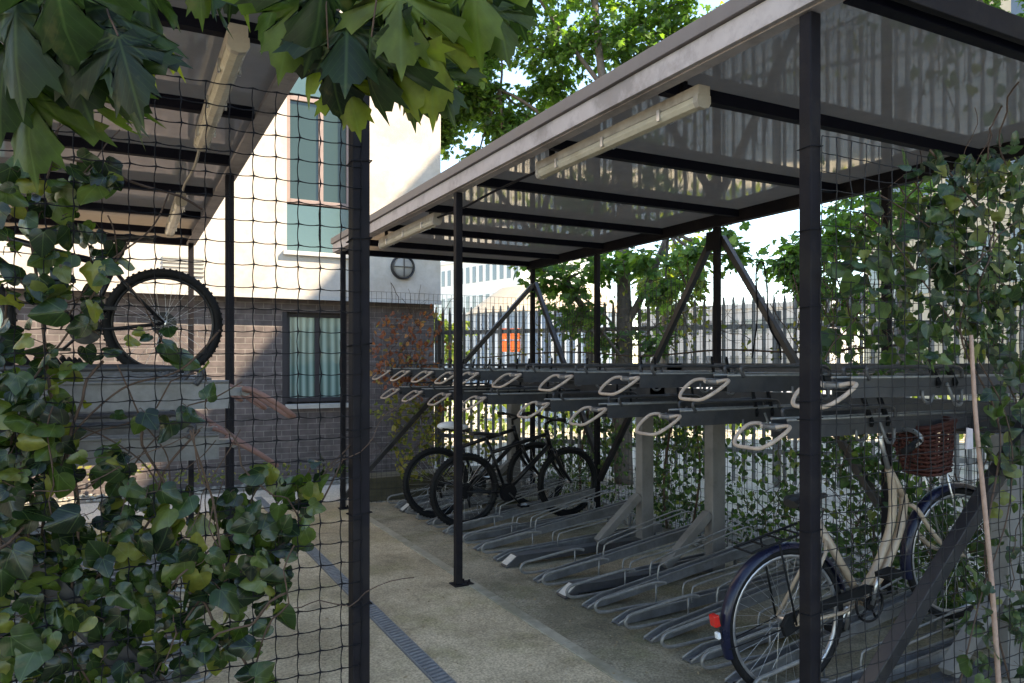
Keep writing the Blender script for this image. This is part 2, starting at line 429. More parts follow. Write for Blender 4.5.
M['conc'] = concrete_mat('mossy concrete', (.27,.215,.135), (.50,.405,.275), (.25,.225,.105))
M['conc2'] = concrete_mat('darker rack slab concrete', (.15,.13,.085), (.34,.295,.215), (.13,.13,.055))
M['pale'] = concrete_mat('pale paving', (.50,.44,.37), (.60,.53,.45), (.45,.42,.32), .6)
M['groundm'] = concrete_mat('earth and gravel', (.34,.30,.24), (.48,.43,.35), (.24,.25,.13), .5)
M['gravel'] = concrete_mat('gravel', (.11,.10,.08), (.26,.235,.20), (.09,.09,.05), 3)
M['asph'] = mat('light asphalt road', (.30,.29,.28), .9, 0, .15, 2)
M['strip'] = mat('pale concrete edging', (.33,.30,.23), .9, 0, .2, 14, .2, 80, dirt=(.19,.17,.11), dscale=3, damt=.7)
M['grassm'] = mat('sunlit grass bank', (.12,.16,.035), .9, 0, .4, 3)

M['ivy'] = leaf_mat('ivy leaf', [(0,(.005,.012,.006)),(.35,(.010,.024,.008)),(.62,(.022,.048,.011)),(.84,(.055,.085,.016)),(1,(.15,.15,.03))], .34, .26, veins=(0,.75,-.75), tcol=2.2)
M['ivyv'] = leaf_mat('grey green ivy leaf', [(0,(.009,.020,.009)),(.4,(.018,.042,.016)),(.8,(.05,.088,.026)),(1,(.14,.15,.04))], .3, .36, veins=(0,.75,-.75), tcol=2.1)
M['maple'] = leaf_mat('maple leaf', [(0,(.007,.016,.006)),(.4,(.018,.038,.010)),(.7,(.055,.095,.018)),(1,(.17,.20,.03))], .52, .5, veins=(0,.70,-.70,1.35,-1.35), tcol=2.2)
M['tree'] = leaf_mat('tree leaf', [(0,(.03,.07,.022)),(.5,(.06,.13,.035)),(.85,(.10,.19,.045)),(1,(.15,.24,.06))], .5, .5, tcol=2.2)
M['tree2'] = leaf_mat('sunny hedge leaf', [(0,(.05,.09,.02)),(.5,(.10,.15,.03)),(1,(.2,.22,.05))], .4, .5, tcol=2)
M['under'] = leaf_mat('shrub leaf', [(0,(.012,.035,.012)),(.5,(.028,.07,.02)),(.85,(.06,.12,.03)),(1,(.13,.15,.04))], .35, .5, tcol=1.9)
M['autumn'] = leaf_mat('red autumn leaf', [(0,(.16,.05,.04)),(.5,(.30,.10,.07)),(.8,(.38,.18,.09)),(1,(.22,.22,.07))], .35, .5, tcol=1.4)
M['yellow'] = leaf_mat('yellow green leaf', [(0,(.07,.10,.02)),(.5,(.15,.17,.035)),(1,(.26,.20,.05))], .35, .5, tcol=1.5)

# ------------------------------------------------------------------ the ground
def sheet(name, x0, x1, y0, y1, z, m, kind='structure'):
    b = MB(); b.v = [(x0,y0,z),(x1,y0,z),(x1,y1,z),(x0,y1,z)]; b.face([0,1,2,3])
    o = b.build(name, m); o['kind'] = kind; return o
sheet('ground', -400, 400, -400, 400, 0, M['groundm'])
sheet('path', -3.2, 2.13, -2, 8.35, .004, M['conc'])
sheet('paving', -6, 3.5, 8.35, 9.45, .006, M['pale'])
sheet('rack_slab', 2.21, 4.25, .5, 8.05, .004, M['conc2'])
st = MB()
y = -1.0
while y < 8.0:
    L_ = random.uniform(.8, 1.1)
    st.box(2.132, 2.206, y, min(y+L_, 8.05)-.004, -.02, .009); y += L_
o = st.build('path_edging', M['strip'], bevel=.003); o['kind'] = 'structure'
sheet('gravel_bed', 4.26, 5.6, .5, 9.0, .008, M['gravel'])
sheet('gravel_strip', -6, 3.9, 9.46, 10.2, .010, M['gravel'])
def poly_sheet(name, pts, z, m):
    b = MB(); b.v = [(x,y,z) for x,y in pts]; b.face(list(range(len(pts)))); o = b.build(name, m); o['kind']='structure'; return o
poly_sheet('road', [(9,40),(60,-26),(80,-10),(24,60)], .004, M['asph'])

# pebbles on gravel
pb = MB()
for i in range(1500):
    if i % 5 == 0: x, y = random.uniform(-1, 3.8), random.uniform(9.5, 9.95)
    else: x, y = random.uniform(4.28, 5.3), random.uniform(1.5, 8.6)
    s = random.uniform(.012, .035)
    pb.ball((x, y, .01+s*.3), s, s*random.uniform(.6,1), s*.6, 6, 4)
tag(pb.build('pebbles', M['stone']), 'pale pebbles scattered over the planting beds', 'pebbles', kind='stuff')

# drainage channel in the path
dr = empty('drain_channel', (1.38, 3, .004)); tag(dr, 'narrow slotted drainage channel running along the concrete path', 'drain')
g = MB(); g.box(-.051,.051,-5,5.3,-.02,.0035)
g.build('channel_frame', mat('channel edge', (.12,.125,.13), .6, .2, .2, 9), dr)
g = MB(); M['grate'] = mat('blue grey grate', (.20,.21,.22), .6, .2, .3, 30)
yy = -5
while yy < 5.28:
    for k in range(25):
        y = yy + k*.0395
        g.beam((-.038, y, .005), (.038, y+.022, .005), .020, .008, up=(0,0,1))
    g.box(-.041, .041, yy-.008, yy-.003, -.001, .0105)
    yy += 1.0
g.box(-.046,-.040,-5,5.3,0,.009); g.box(.040,.046,-5,5.3,0,.009)
g.build('grate', M['grate'], dr)

# ------------------------------------------------------------------ brick and render building
BY = 10.0
b0 = empty('rendered_building', (3.97, BY, 0)); tag(b0, 'cream rendered building on a dark brick ground floor with teal glazed windows', 'building')
def part(mb, name, m, par=b0, bevel=0):
    # world coordinates converted to the building's frame
    ox, oy, oz = par_world(par)
    mb.v = [(x-ox, y-oy, z-oz) for x,y,z in mb.v]
    return mb.build(name, m, par, bevel)
def par_world(p):
    v = Vector((0,0,0))
    while p: v += p.location; p = p.parent
    return v
WX0, WX1 = 1.86, 2.72
XL, XR = -9.0, 3.97
SP = 2.40                                # brick / render split
OV = .2
rd = MB()                                # render wall with the tall window strip left out
yf = BY - OV
rd.box(XL, WX0, yf, 16, SP, 12); rd.box(WX1, XR, yf, 16, SP, 12); rd.box(WX0, WX1, yf, 16, SP, 2.97); rd.box(WX0, WX1, yf, 16, 5.45, 12)
rd.box(WX0, WX1, yf+.3, 16, 2.97, 5.45)
part(rd, 'rendered_wall', M['render'])
bw = MB()
LW0, LW1, LZ0, LZ1 = 1.84, 2.72, 1.0, 2.22
bw.box(XL, LW0, BY, 16, 0, SP-.002); bw.box(LW1, XR-.02, BY, 16, 0, SP-.002); bw.box(LW0, LW1, BY, 16, 0, LZ0); bw.box(LW0, LW1, BY, 16, LZ1, SP-.002); bw.box(LW0, LW1, BY+.35, 16, LZ0, LZ1)
part(bw, 'brick_wall', M['brick'])
dp = MB(); dp.box(XL, XR+.01, yf-.015, yf-.001, SP-.03, SP+.02); part(dp, 'drip_trim', M['sill'])
def curtainize(m):
    n = m.node_tree; L = n.links; b = n.nodes['Principled BSDF']
    tc = n.nodes.new('ShaderNodeTexCoord'); wv = n.nodes.new('ShaderNodeTexWave'); wv.inputs['Scale'].default_value = 3.2; wv.inputs['Distortion'].default_value = 2.5; wv.inputs['Detail'].default_value = 2
    mp = n.nodes.new('ShaderNodeMapping'); mp.inputs['Scale'].default_value = (1,1,.12); L.new(tc.outputs['Object'], mp.inputs[0]); L.new(mp.outputs[0], wv.inputs[0])
    cr = n.nodes.new('ShaderNodeValToRGB'); cr.color_ramp.elements[0].color = (.07,.13,.115,1); cr.color_ramp.elements[1].color = (.30,.42,.38,1); L.new(wv.outputs['Fac'], cr.inputs[0]); L.new(cr.outputs[0], b.inputs['Base Color'])
curtainize(M['curtain_pane'])
def window(x0, x1, z0, z1, yy, fm, mull, name='window'):
    wv = empty(name, (x0-3.97, yy-BY, z0)); wv.parent = b0
    f = MB(); t = .06
    f.box(x0, x0+t, yy, yy+.07, z0, z1); f.box(x1-t, x1, yy, yy+.07, z0, z1)
    f.box(x0+t, x1-t, yy, yy+.07, z0, z0+t); f.box(x0+t, x1-t, yy, yy+.07, z1-t, z1)
    f.box(mull-.03, mull+.03, yy+.005, yy+.065, z0+t, z1-t)
    part(f, 'frame', fm, wv, .004)
    p = MB(); p.box(x0+t, mull-.03, yy+.03, yy+.04, z0+t, z1-t); p.box(mull+.03, x1-t, yy+.03, yy+.04, z0+t, z1-t)
    part(p, 'pane', M['curtain_pane'] if z0 < 2 else M['pane'], wv)
    return wv
window(WX0, WX1, 3.62, 5.02, yf+.10, M['winframe2'], 2.32)
window(LW0+.06, LW1, LZ0+.03, LZ1, BY+.12, M['winframe'], 2.32)
lw = MB(); lw.box(LW0-.002, LW0+.06, BY+.02, BY+.2, LZ0, LZ1); part(lw, 'window_reveal', M['winframe'])
sp_ = MB(); sp_.box(WX0, 2.30, yf+.11, yf+.14, 3.0, 3.60); sp_.box(2.32, WX1, yf+.11, yf+.14, 3.0, 3.60); part(sp_, 'spandrel_panel', M['spandrel'])
sp_ = MB(); sp_.box(WX0, WX1, yf+.11, yf+.14, 5.05, 5.45); part(sp_, 'spandrel_panel', M['spandrel'])
s_ = MB(); s_.box(WX0-.05, WX1+.05, yf-.05, yf+.1, 2.93, 2.985); part(s_, 'window_sill', M['sill'], b0, .004)
s_ = MB(); s_.box(WX0+.02, WX1+.05, BY-.05, BY+.11, .95, 1.01); part(s_, 'window_sill', M['sill'], b0, .004)
v_ = MB()
for k in range(5): v_.box(.42, .88, yf-.02, yf-.001, 2.60+k*.05, 2.625+k*.05)
part(v_, 'air_vent', M['vent'])
# bulkhead lamp
lp = empty('wall_lamp', (3.40-3.97, yf-BY, 2.86)); lp.parent = b0
q = MB(); q.disc((0,-.02,0),(0,1,0),.165,.04,28); q.tube([( .155*math.cos(a), -.07, .155*math.sin(a)) for a in [2*math.pi*k/28 for k in range(28)]], .011, 8, closed=True)
q.beam((-.15,-.090,0),(.15,-.090,0),.012,.012); q.beam((0,-.093,-.15),(0,-.093,.15),.012,.012); q.build('bezel', M['brace'], lp)
q = MB(); q.ball((0,-.05,0), .14,.035,.14, 20, 10); q.build('lens', M['opal'], lp)
# further windows of the facade to the left
window(-1.9, -1.0, 3.62, 5.02, yf+.015-.09, M['winframe2'], -1.45)
window(-2.0, -1.1, 1.03, 2.22, BY-.07, M['winframe'], -1.55)

# neighbouring block behind the photographer's right: its roof edge throws the big slanting shade
nb = empty('apartment_block', (12, 4, 0)); tag(nb, 'tall pale block beside the shelter, out of frame on the right', 'building')
q = MB(); q.box(0, 9, -7, 0, 0, 14.05); q.build('wall', M['beige'], nb)
q = MB(); q.box(0, 3, -30, -7.002, 0, 18.6); q.build('shade_tower', M['beige'], nb)  # unseen taller wing, added to keep the sun off the near ivy
for k in range(4):
    for j in range(6):
        q = MB(); q.box(-.03, -.005, -2.6-j*4, -1.2-j*4, 1.2+k*3.2, 2.8+k*3.2); q.build('window', M['dglass'], nb)

# ------------------------------------------------------------------ far buildings
def facade(name, label, p0, p1, z0, h, depth, wm, rows, cols, cm=M['dglass'], ww=.6, wh=.5, cat='building'):
    a = Vector((p0[0], p0[1], 0)); c = Vector((p1[0], p1[1], 0)); d = c-a; Ln = d.length; ang = math.atan2(d.y, d.x)
    e = empty(name, (a.x, a.y, z0), ang); tag(e, label, cat)
    q = MB(); q.box(0, Ln, 0, depth, 0, h); q.build('wall', wm, e)
    cw, ch = Ln/cols, h/rows
    q0 = None
    for i in range(cols):
        for j in range(rows):
            o = None
            if q0 is None:
                q = MB(); q.box(-cw*ww/2, cw*ww/2, -.04, -.01, -ch*wh/2, ch*wh/2); q0 = q.build('window', cm, e); o = q0
            else:
                o = q0.copy(); C.objects.link(o); o.parent = e
            o.location = (cw*(i+.5), 0, ch*(j+.5))
    q = MB(); q.box(-.2, Ln+.2, -.2, depth, h+.002, h+.4); q.build('parapet', wm, e)
    return e
a = P(418, 363, 95); c = P(520, 363, 80)
facade('office_building', 'long white office building with rows of dark windows beyond the fence', (a.x,a.y), (c.x,c.y), 0, 13.4, 14, M['whiteb'], 4, 16, ww=.5, wh=.55)
a = P(826, 363, 24); c = P(1130, 363, 16)
facade('apartment_building', 'tall beige apartment building above the ivy, topmost at upper right', (a.x+1.8,a.y), (c.x,c.y), 0, 11.5, 8, M['beige'], 4, 8, ww=.4, wh=.5)
a = P(640, 363, 70); c = P(830, 363, 60)
facade('low_building', 'low pale grey building far behind the palisade fence', (a.x,a.y), (c.x,c.y), 0, 6.2, 10, M['greyb'], 2, 14, ww=.6, wh=.4)
# curved hall with a tan roof
hc = P(548, 363, 62)
e = empty('curved_hall', (hc.x, hc.y, 0), -YAW); tag(e, 'curved hall with blue glass side and tan roof beyond the fence', 'building')
q = MB(); n = 24; rx, ry = 6.8, 7
ring = [(rx*math.cos(2*math.pi*k/n), ry*math.sin(2*math.pi*k/n)) for k in range(n)]
for (x,y) in ring: q.v.append((x,y,0))
for (x,y) in ring: q.v.append((x,y,5.4))
for k in range(n): q.face([k,(k+1)%n,n+(k+1)%n,n+k])
q.build('glass_wall', M['bglass'], e)
q = MB()
for (x,y) in ring: q.v.append((x*1.04,y*1.04,5.4))
for (x,y) in ring: q.v.append((x*.6,y*.6,7.6))
q.v.append((0,0,8.3))
for k in range(n): q.face([k,(k+1)%n,n+(k+1)%n,n+k]); q.face([n+k,n+(k+1)%n,2*n])
q.build('roof', M['domeroof'], e)
q = MB()
for k in range(n*2):
    a = math.pi*k/n; q.box(rx*1.006*math.cos(a)-.1, rx*1.006*math.cos(a)+.1, ry*1.006*math.sin(a)-.1, ry*1.006*math.sin(a)+.1, 0, 5.35)
q.build('mullion', M['whiteb'], e)
# orange hoarding
p = P(510, 349, 30); e = empty('orange_barrier', (p.x, p.y, 0), -YAW); tag(e, 'orange mesh barrier panels seen through the palisade fence', 'barrier')
q = MB()
for i in range(2):
    for j in range(2): q.box(-.43+i*.44, -.03+i*.44, -.03, .03, 2.0+j*.50, 2.44+j*.50)
q.build('panel', M['orange'], e)
q = MB(); q.box(-.48,-.44,-.04,.04,0,3.0); q.box(.44,.48,-.04,.04,0,3.0); q.build('frame', M['palis'], e)

# ------------------------------------------------------------------ palisade fence
FA, FB = Vector((4.20, 10.66, 0)), Vector((10.2, 2.65, 0))
fd = (FB-FA).normalized(); FL = (FB-FA).length
e = empty('palisade_fence', FA, math.atan2(fd.y, fd.x)); tag(e, 'grey steel palisade fence with pointed pales beyond the shelter', 'fence')
q = MB(); x = .05
while x < FL:
    jit = random.uniform(-.01, .01); wd = .044; h = 2.38+random.uniform(-.01,.01)
    prof = [(x-wd/2,0.06),(x+wd/2,.06),(x+wd/2,h-.12),(x+.008,h),(x-.008,h),(x-wd/2,h-.12)]
    q.prism(prof, -.012+jit*.3, 0+jit*.3)
    q.prism([(x-.008,0.06),(x+.008,.06),(x+.008,h-.1),(x-.008,h-.1)], -.03, -.0125)
    x += .122
q.build('pale_panel', M['palis'], e)
q = MB(); q.box(0, FL, .012, .055, .42, .48); q.box(0, FL, .012, .055, 1.98, 2.04); q.build('rail', M['palis'], e)
for k in range(5):
    q = MB(); q.box(k*2.45+.02, k*2.45+.10, .058, .14, 0, 2.2); q.build('post', M['palis'], e)

# ------------------------------------------------------------------ shelters
def shelter(name, label, xf, xb, y0, posts_f, posts_b, y1, beams, side):
    """side=+1: roof runs towards +X from the front line, -1: towards -X"""
    e = empty(name, (xf, y0, 0)); tag(e, label, 'bike shelter')
    def pt(mb, nm, m, bv=0): return part(mb, nm, m, e, bv)
    for y in posts_f:
        q = MB(); q.box(xf-.025, xf+.025, y-.025, y+.025, .012, 2.735); pt(q, 'post', M['frame'], .004)
        q = MB(); q.box(xf-.045, xf+.10, y-.055, y+.055, .004, .012)
        for dx, dy in ((.055,-.035),(.055,.035),(.085,0)): q.tube([(xf+dx,y+dy,.012),(xf+dx,y+dy,.03)], .008, 6)
        pt(q, 'base_plate', M['frame'])
    for y in posts_b:
        q = MB(); q.box(xb-.025, xb+.025, y-.025, y+.025, .012, 2.695); pt(q, 'post', M['frame'], .004)
    lo, hi = min(xf, xb), max(xf, xb)
    s = side
    # front fascia in two steps
    q = MB(); a, b_ = sorted((xf-s*.055, xf-s*.030)); q.box(a, b_, y0, y1, 2.71, 2.80); q.box(min(xf-s*.03,xf+s*.03), max(xf-s*.03,xf+s*.03), y0, y1, 2.705, 2.725)
    pt(q, 'fascia', M['fascia'], .002)
    q = MB(); a, b_ = sorted((xf-s*.075, xf-s*.02)); q.box(a, b_, y0, y1, 2.802, 2.865); pt(q, 'fascia_cap', M['cap'], .003)
    q = MB(); a, b_ = sorted((xb-s*.03, xb+s*.04)); q.box(a, b_, y0, y1, 2.665, 2.775); pt(q, 'rear_beam', M['frame'], .003)
    for yy in beams:
        q = MB(); q.box(lo+.032, hi-.032, yy-.025, yy+.025, 2.70, 2.757); pt(q, 'roof_beam', M['frame2'], .002)
    for yy in (y0, y1):
        q = MB(); q.box(lo-.015, hi+.035, yy-.03, yy-.002, 2.70, 2.785); pt(q, 'end_trim', M['frame'], .003)
    # sheets between bearers
    bs = sorted(beams)
    edges = [y0] + bs[1:-1:2] + [y1]
    for a, c in zip(edges[:-1], edges[1:]):
        q = MB(); q.box(lo-.015, hi+.02, a+.003, c-.003, 2.760, 2.772); pt(q, 'roof_sheet', M['roof'])
    for ch in e.children:                       # the roof sits on the post heads
        if ch.name.split('.')[0] not in ('post', 'base_plate'): ch.location.z += .035
    return e
rs = shelter('bike_shelter', 'dark steel cycle shelter with smoked roof over the double rack, right of the path', 2.075, 4.45, 1.60,
        [1.79, 4.80, 7.87], [1.82, 3.22, 4.80, 6.60, 8.0], 8.10, [1.66,2.62,3.58,4.54,5.50,6.46,7.36,8.05], 1)
ls = shelter('bike_shelter', 'dark steel cycle shelter behind the cord net, left of the path', .60, -1.35, 1.75,
        [2.10, 5.02, 8.03], [2.10, 5.0, 8.0], 8.25, [1.92,2.88,3.82,4.77,5.71,6.65,7.55,8.19], -1)
def brace(e, p, q_, w=.05):
    b = MB(); b.beam(p, q_, w, w, up=(0,1,0) if abs(p[1]-q_[1]) < .01 else (1,0,0)); part(b, 'brace', M['brace'], e, .003)
brace(rs, (2.10, 1.82, .08), (4.42, 1.82, 2.19), .055)
brace(rs, (2.10, 7.94, .10), (4.42, 7.94, 2.50))
brace(rs, (4.45, 4.86, 2.60), (4.45, 6.55, .32)); brace(rs, (4.45, 4.74, 2.60), (4.45, 3.27, .60))
brace(rs, (4.45, 7.94, 2.52), (4.45, 6.62, .6))
brace(ls, (.56, 2.12, .06), (-1.3, 2.12, 2.55), .06)
# bolts at post 709 omitted detail: cleat plates
q = MB(); q.box(4.40,4.424,4.72,4.88,2.50,2.66); part(q, 'cleat', M['frame'], rs)

# strip lights
def strip_light(x, y0, y1, label):
    e = empty('strip_light', (x, y0, 2.635)); tag(e, label, 'strip light', 'strip lights under the shelter roofs')
    L_ = y1-y0
    q = MB(); q.box(-.032,.032,0,L_,.055,.10); q.box(-.02,.02,.1,.14,.1005,.098); q.build('housing', M['batten'], e, bevel=.004)
    prof = [(-.034,.053),(-.036,.030),(-.024,.010),(0,.004),(.024,.010),(.036,.030),(.034,.053)]
    q = MB(); b = 0
    ys = [.03, L_-.03]
    q.prism(prof, *ys); q.build('diffuser', M['diff'], e, bevel=.003)
    for yy in (.0, L_-.03):
        q = MB(); q.prism([(-.037,.06),(-.039,.026),(-.026,.006),(0,.0),(.026,.006),(.039,.026),(.037,.06)], yy, yy+.03); q.build('end_cap', M['batten'], e, bevel=.003)
    for k in range(3):
        for sx in (-1,1):
            q = MB(); yy = .25+k*(L_-.5)/2; q.box(sx*.038-.004, sx*.038+.004, yy, yy+.02, .015, .065); q.build('clip', M['chrome'], e)
    for yy in (.12, L_-.15):
        q = MB(); q.box(-.012,.012,yy,yy+.03,.10,.158); q.build('bracket', M['frame'], e)
    return e
strip_light(2.20, 2.45, 3.86, 'long strip light under the near bays of the right shelter')
strip_light(2.20, 5.50, 6.92, 'strip light under the far bays of the right shelter')
strip_light(.36, 2.76, 4.14, 'long strip light under the near bays of the left shelter')
strip_light(.36, 5.66, 7.08, 'strip light under the far bays of the left shelter')
q = MB(); q.tube(smooth([(2.20,3.88,2.695),(2.19,4.5,2.690),(2.21,5.0,2.685),(2.20,5.49,2.695)],5), .008, 6); tag(q.build('cable', M['frame']), 'thin cable linking the two strip lights of the right shelter', 'cable')
q = MB(); q.tube(smooth([(.36,4.16,2.695),(.37,4.7,2.690),(.35,5.2,2.685),(.36,5.64,2.695)],5), .008, 6); tag(q.build('cable', M['batten']), 'thin cable linking the two strip lights of the left shelter', 'cable')

# ------------------------------------------------------------------ nets and mesh
def net(name, label, o, ax, W, H, cx, cz, rad, mt, wob=.006, sag=.01, seed=1, knots=True, z0=.0, sub=4, n=4):
    """o: lower corner, ax: horizontal unit direction"""
    rnd = random.Random(seed); ax = Vector(ax); nm = Vector((-ax.y, ax.x, 0)); o = Vector(o)
    nx, nz = int(W/cx), int(H/cz)
    # displaced node lattice shared by both directions
    node = {}
    for i in range(nx+1):
        for j in range(nz+1):
            node[i,j] = (i*W/nx + rnd.gauss(0, wob), z0 + j*(H-z0)/nz + rnd.gauss(0, wob*.8) - sag*math.sin(math.pi*i/nx), rnd.gauss(0, wob))
    q = MB(); bw = .0032 if knots else .0015
    def wp(a, b, t, horiz):
        x = a[0]+(b[0]-a[0])*t; z = a[1]+(b[1]-a[1])*t; y = a[2]+(b[2]-a[2])*t
        bow = math.sin(math.pi*t)*bw
        if horiz: z -= bow
        else: x -= bow
        return o + ax*x + nm*y + Vector((0,0,z))
    for j in range(nz+1):
        pts = []; rs_ = []
        for i in range(nx):
            for k in range(sub):
                pts.append(wp(node[i,j], node[i+1,j], k/sub, True)); rs_.append(rad*(1.7 if k == 0 and knots else 1))
        pts.append(wp(node[nx-1,j], node[nx,j], 1, True)); rs_.append(rad)
        q.tube(pts, rs_, n)
    for i in range(nx+1):
        pts = []; rs_ = []
        for j in range(nz):
            for k in range(sub):
                pts.append(wp(node[i,j], node[i,j+1], k/sub, False)); rs_.append(rad*(1.7 if k == 0 and knots else 1))
        pts.append(wp(node[i,nz-1], node[i,nz], 1, False)); rs_.append(rad)
        q.tube(pts, rs_, n)
    return tag(q.build(name, mt), label, 'mesh screen')
cn = net('cord_net', 'black knotted cord net on the near end of the left shelter', (-1.33, 2.07, 0), (1,0,0), 1.93, 2.28, .057,   .0575, .0016, M['net'], .0012, .004, 3)
wn = net('wire_mesh', 'fine wire mesh across the near end of the right shelter', (2.09, 1.755, 0), (1,0,0), 2.34, 2.32, .073, .061, .0018, M['wire'], .002, .003, 5, knots=False, sub=2)
net('wire_mesh', 'welded wire mesh along the rear of the right shelter', (4.50, 1.85, 0), (0,1,0), 6.15, 2.34, .055, .075, .0021, M['wirefar'], .001, .0, 6, knots=False, sub=1)
net('wire_mesh', 'welded wire mesh closing the far end of the right shelter', (2.10, 8.03, 0), (1,0,0), 2.35, 2.34, .055, .075, .0021, M['wirefar'], .001, .0, 8, knots=False, sub=1)
for (x, y, zs, par) in ((.60, 2.10, (.62,.86,1.12,1.36,1.60,1.9,2.12), cn), (2.075, 1.79, (.40,.70,.98,1.24,1.36,1.42,1.74,2.0,2.28), wn)):
    for z in zs:
        r = .029; q = MB()
        pts = [(x-r,y-r,z),(x+r,y-r,z+.006),(x+r,y+r,z+.003),(x-r,y+r,z-.003)]
        q.tube(pts, .0022, 4, closed=True)
        q.build('tie', M['net'], par)

# ------------------------------------------------------------------ two-tier racks
def tray(kind, par):
    """upper tier tray; local: x from aisle end (0) backwards, z=0 tray bottom"""
    Lt = 1.66
    q = MB(); wq = .045
    q.box(0.06, Lt, -wq, wq, 0, .004)
    q.box(0.06, Lt, -wq-.004, -wq, -.025, .055); q.box(0.06, Lt, wq, wq+.004, -.025, .055)
    
    q.box(.0, .075, -.028, .028, .014, .040)
    t = q.build('tray', M['rackdark'] if kind == 'handle' else M['rack'], par)
    for sd in (-1,1):
        q = MB(); q.tube([(0.06,sd*(wq+.002),.058),(Lt,sd*(wq+.002),.058)], .006, 6); q.build('tray_edge', M['edge'], t)
    # side guide hoop
    q = MB()
    for s in (-1, 1):
        q.tube(smooth([(.16,s*.055,.05),(.14,s*.055,.085),(.18,s*.055,.10),(.5,s*.055,.10),(.75,s*.055,.098),(.78,s*.055,.05)],4), .009, 6)
    q.build('guide_hoop', M['rackdark'], t)
    # pull handle: open D loop drooping forwards
    q = MB()
    pts = [(-.005,-.04,.027),(.020,-.075,.036),(-.005,-.118,.030),(-.07,-.118,-.010),(-.128,-.080,-.052),(-.134,.0,-.058),(-.128,.080,-.052),(-.07,.118,-.010),(-.005,.118,.030),(.020,.075,.036),(-.005,.04,.027)]
    q.tube(smooth(pts, 5), .0088, 8); q.build('handle', M[kind], t)
    q = MB(); q.tube([(.012,-.05,.027),(.012,.05,.027)], .015, 8); q.build('handle_pivot', M['rack'], t)
    # black wheel strap arms
    q = MB()
    for xx in (.60, .72):
        q.beam((xx,-.065,.02),(xx+.08,.05,.15), .014, .03)
    q.build('wheel_arm', M['black'], t)
    q = MB(); q.tube(smooth([(.66,-.06,.03),(.67,-.075,-.02),(.70,-.075,-.065),(.75,-.07,-.06),(.76,-.065,.0)],4), .008, 6)
    q.build('lock_hook', M['rack'], t); q = MB()
    q.tube(smooth([(.50,-.055,.0),(.50,-.06,-.04),(.54,-.06,-.055),(.57,-.06,-.02)],4), .007, 6); q.build('lock_hook', M['rack'], t)
    return t
def floor_rail(kind, par):
    q = MB(); wq = .03; Lr = 1.62
    z0, z1 = .012, (.25 if kind == 'rise' else .10)
    def zz(x): return z0 + (z1-z0)*max(0, min(1, (x-.12)/1.3))
    xs = [0.0, .10, .4, .8, 1.2, Lr]
    # side plates
    for s in (-1, 1):
        a, c = (s*wq, s*(wq+.004)); a, c = min(a,c), max(a,c)
        q.prism([(0,.004),(.06,.006),(.14,zz(.14)-.006),(Lr,zz(Lr)-.03),(Lr,zz(Lr)+.036),(.13,zz(.13)+.044),(.07,.038),(0.0,.012)], a, c)
    b = len(q.v)
    for x in xs: q.v += [(x,-wq,zz(x)),(x,wq,zz(x))]
    for i in range(len(xs)-1): q.face([b+2*i,b+2*i+1,b+2*i+3,b+2*i+2])
    t = q.build('floor_rail', M['rack'], par)
    for s in (-1,1):
        q = MB(); q.tube([(.005,s*(wq+.002),.016),(.07,s*(wq+.002),.042),(.13,s*(wq+.002),zz(.13)+.048),(Lr,s*(wq+.002),zz(Lr)+.039)], .006, 6); q.build('rail_edge', M['edge'], t)
    q = MB()
    s = 1
    y = s*(wq+.115)
    q.tube(smooth([(.50,y,.14),(.40,y,.155),(.08,y,.118),(-.01,y,.105),(-.04,y,.070),(-.01,y,.036),(.08,y,.028),(.30,y,.03),(.42,y-.03,.03)],5), .010, 8)
    q.tube([(.42,y,.03),(.42,y,.15)], .006, 6)
    q.build('front_hoop', M['edge'], t)
    q = MB()
    for s in (-1, 1):
        y = s*(wq+.012)
        q.tube(smooth([(.55,y,zz(.55)+.02),(.555,y,zz(.55)+.10),(.60,y,zz(.6)+.125),(.9,y,zz(.9)+.14),(1.35,y,zz(1.35)+.15),(1.37,y,zz(1.35)+.05)],4), .006, 6)
    q.build('wheel_guide', M['edge'], t)
    q = MB(); q.tube([(.03,-.012,0),(.03,-.012,.014)], .014, 8); q.build('foot', M['black'], t)
    q = MB(); q.tube([(Lr-.05,0,0),(Lr-.05,0,zz(Lr))], .014, 6); q.build('rear_prop', M['rack'], t)
    return t
protos = {}
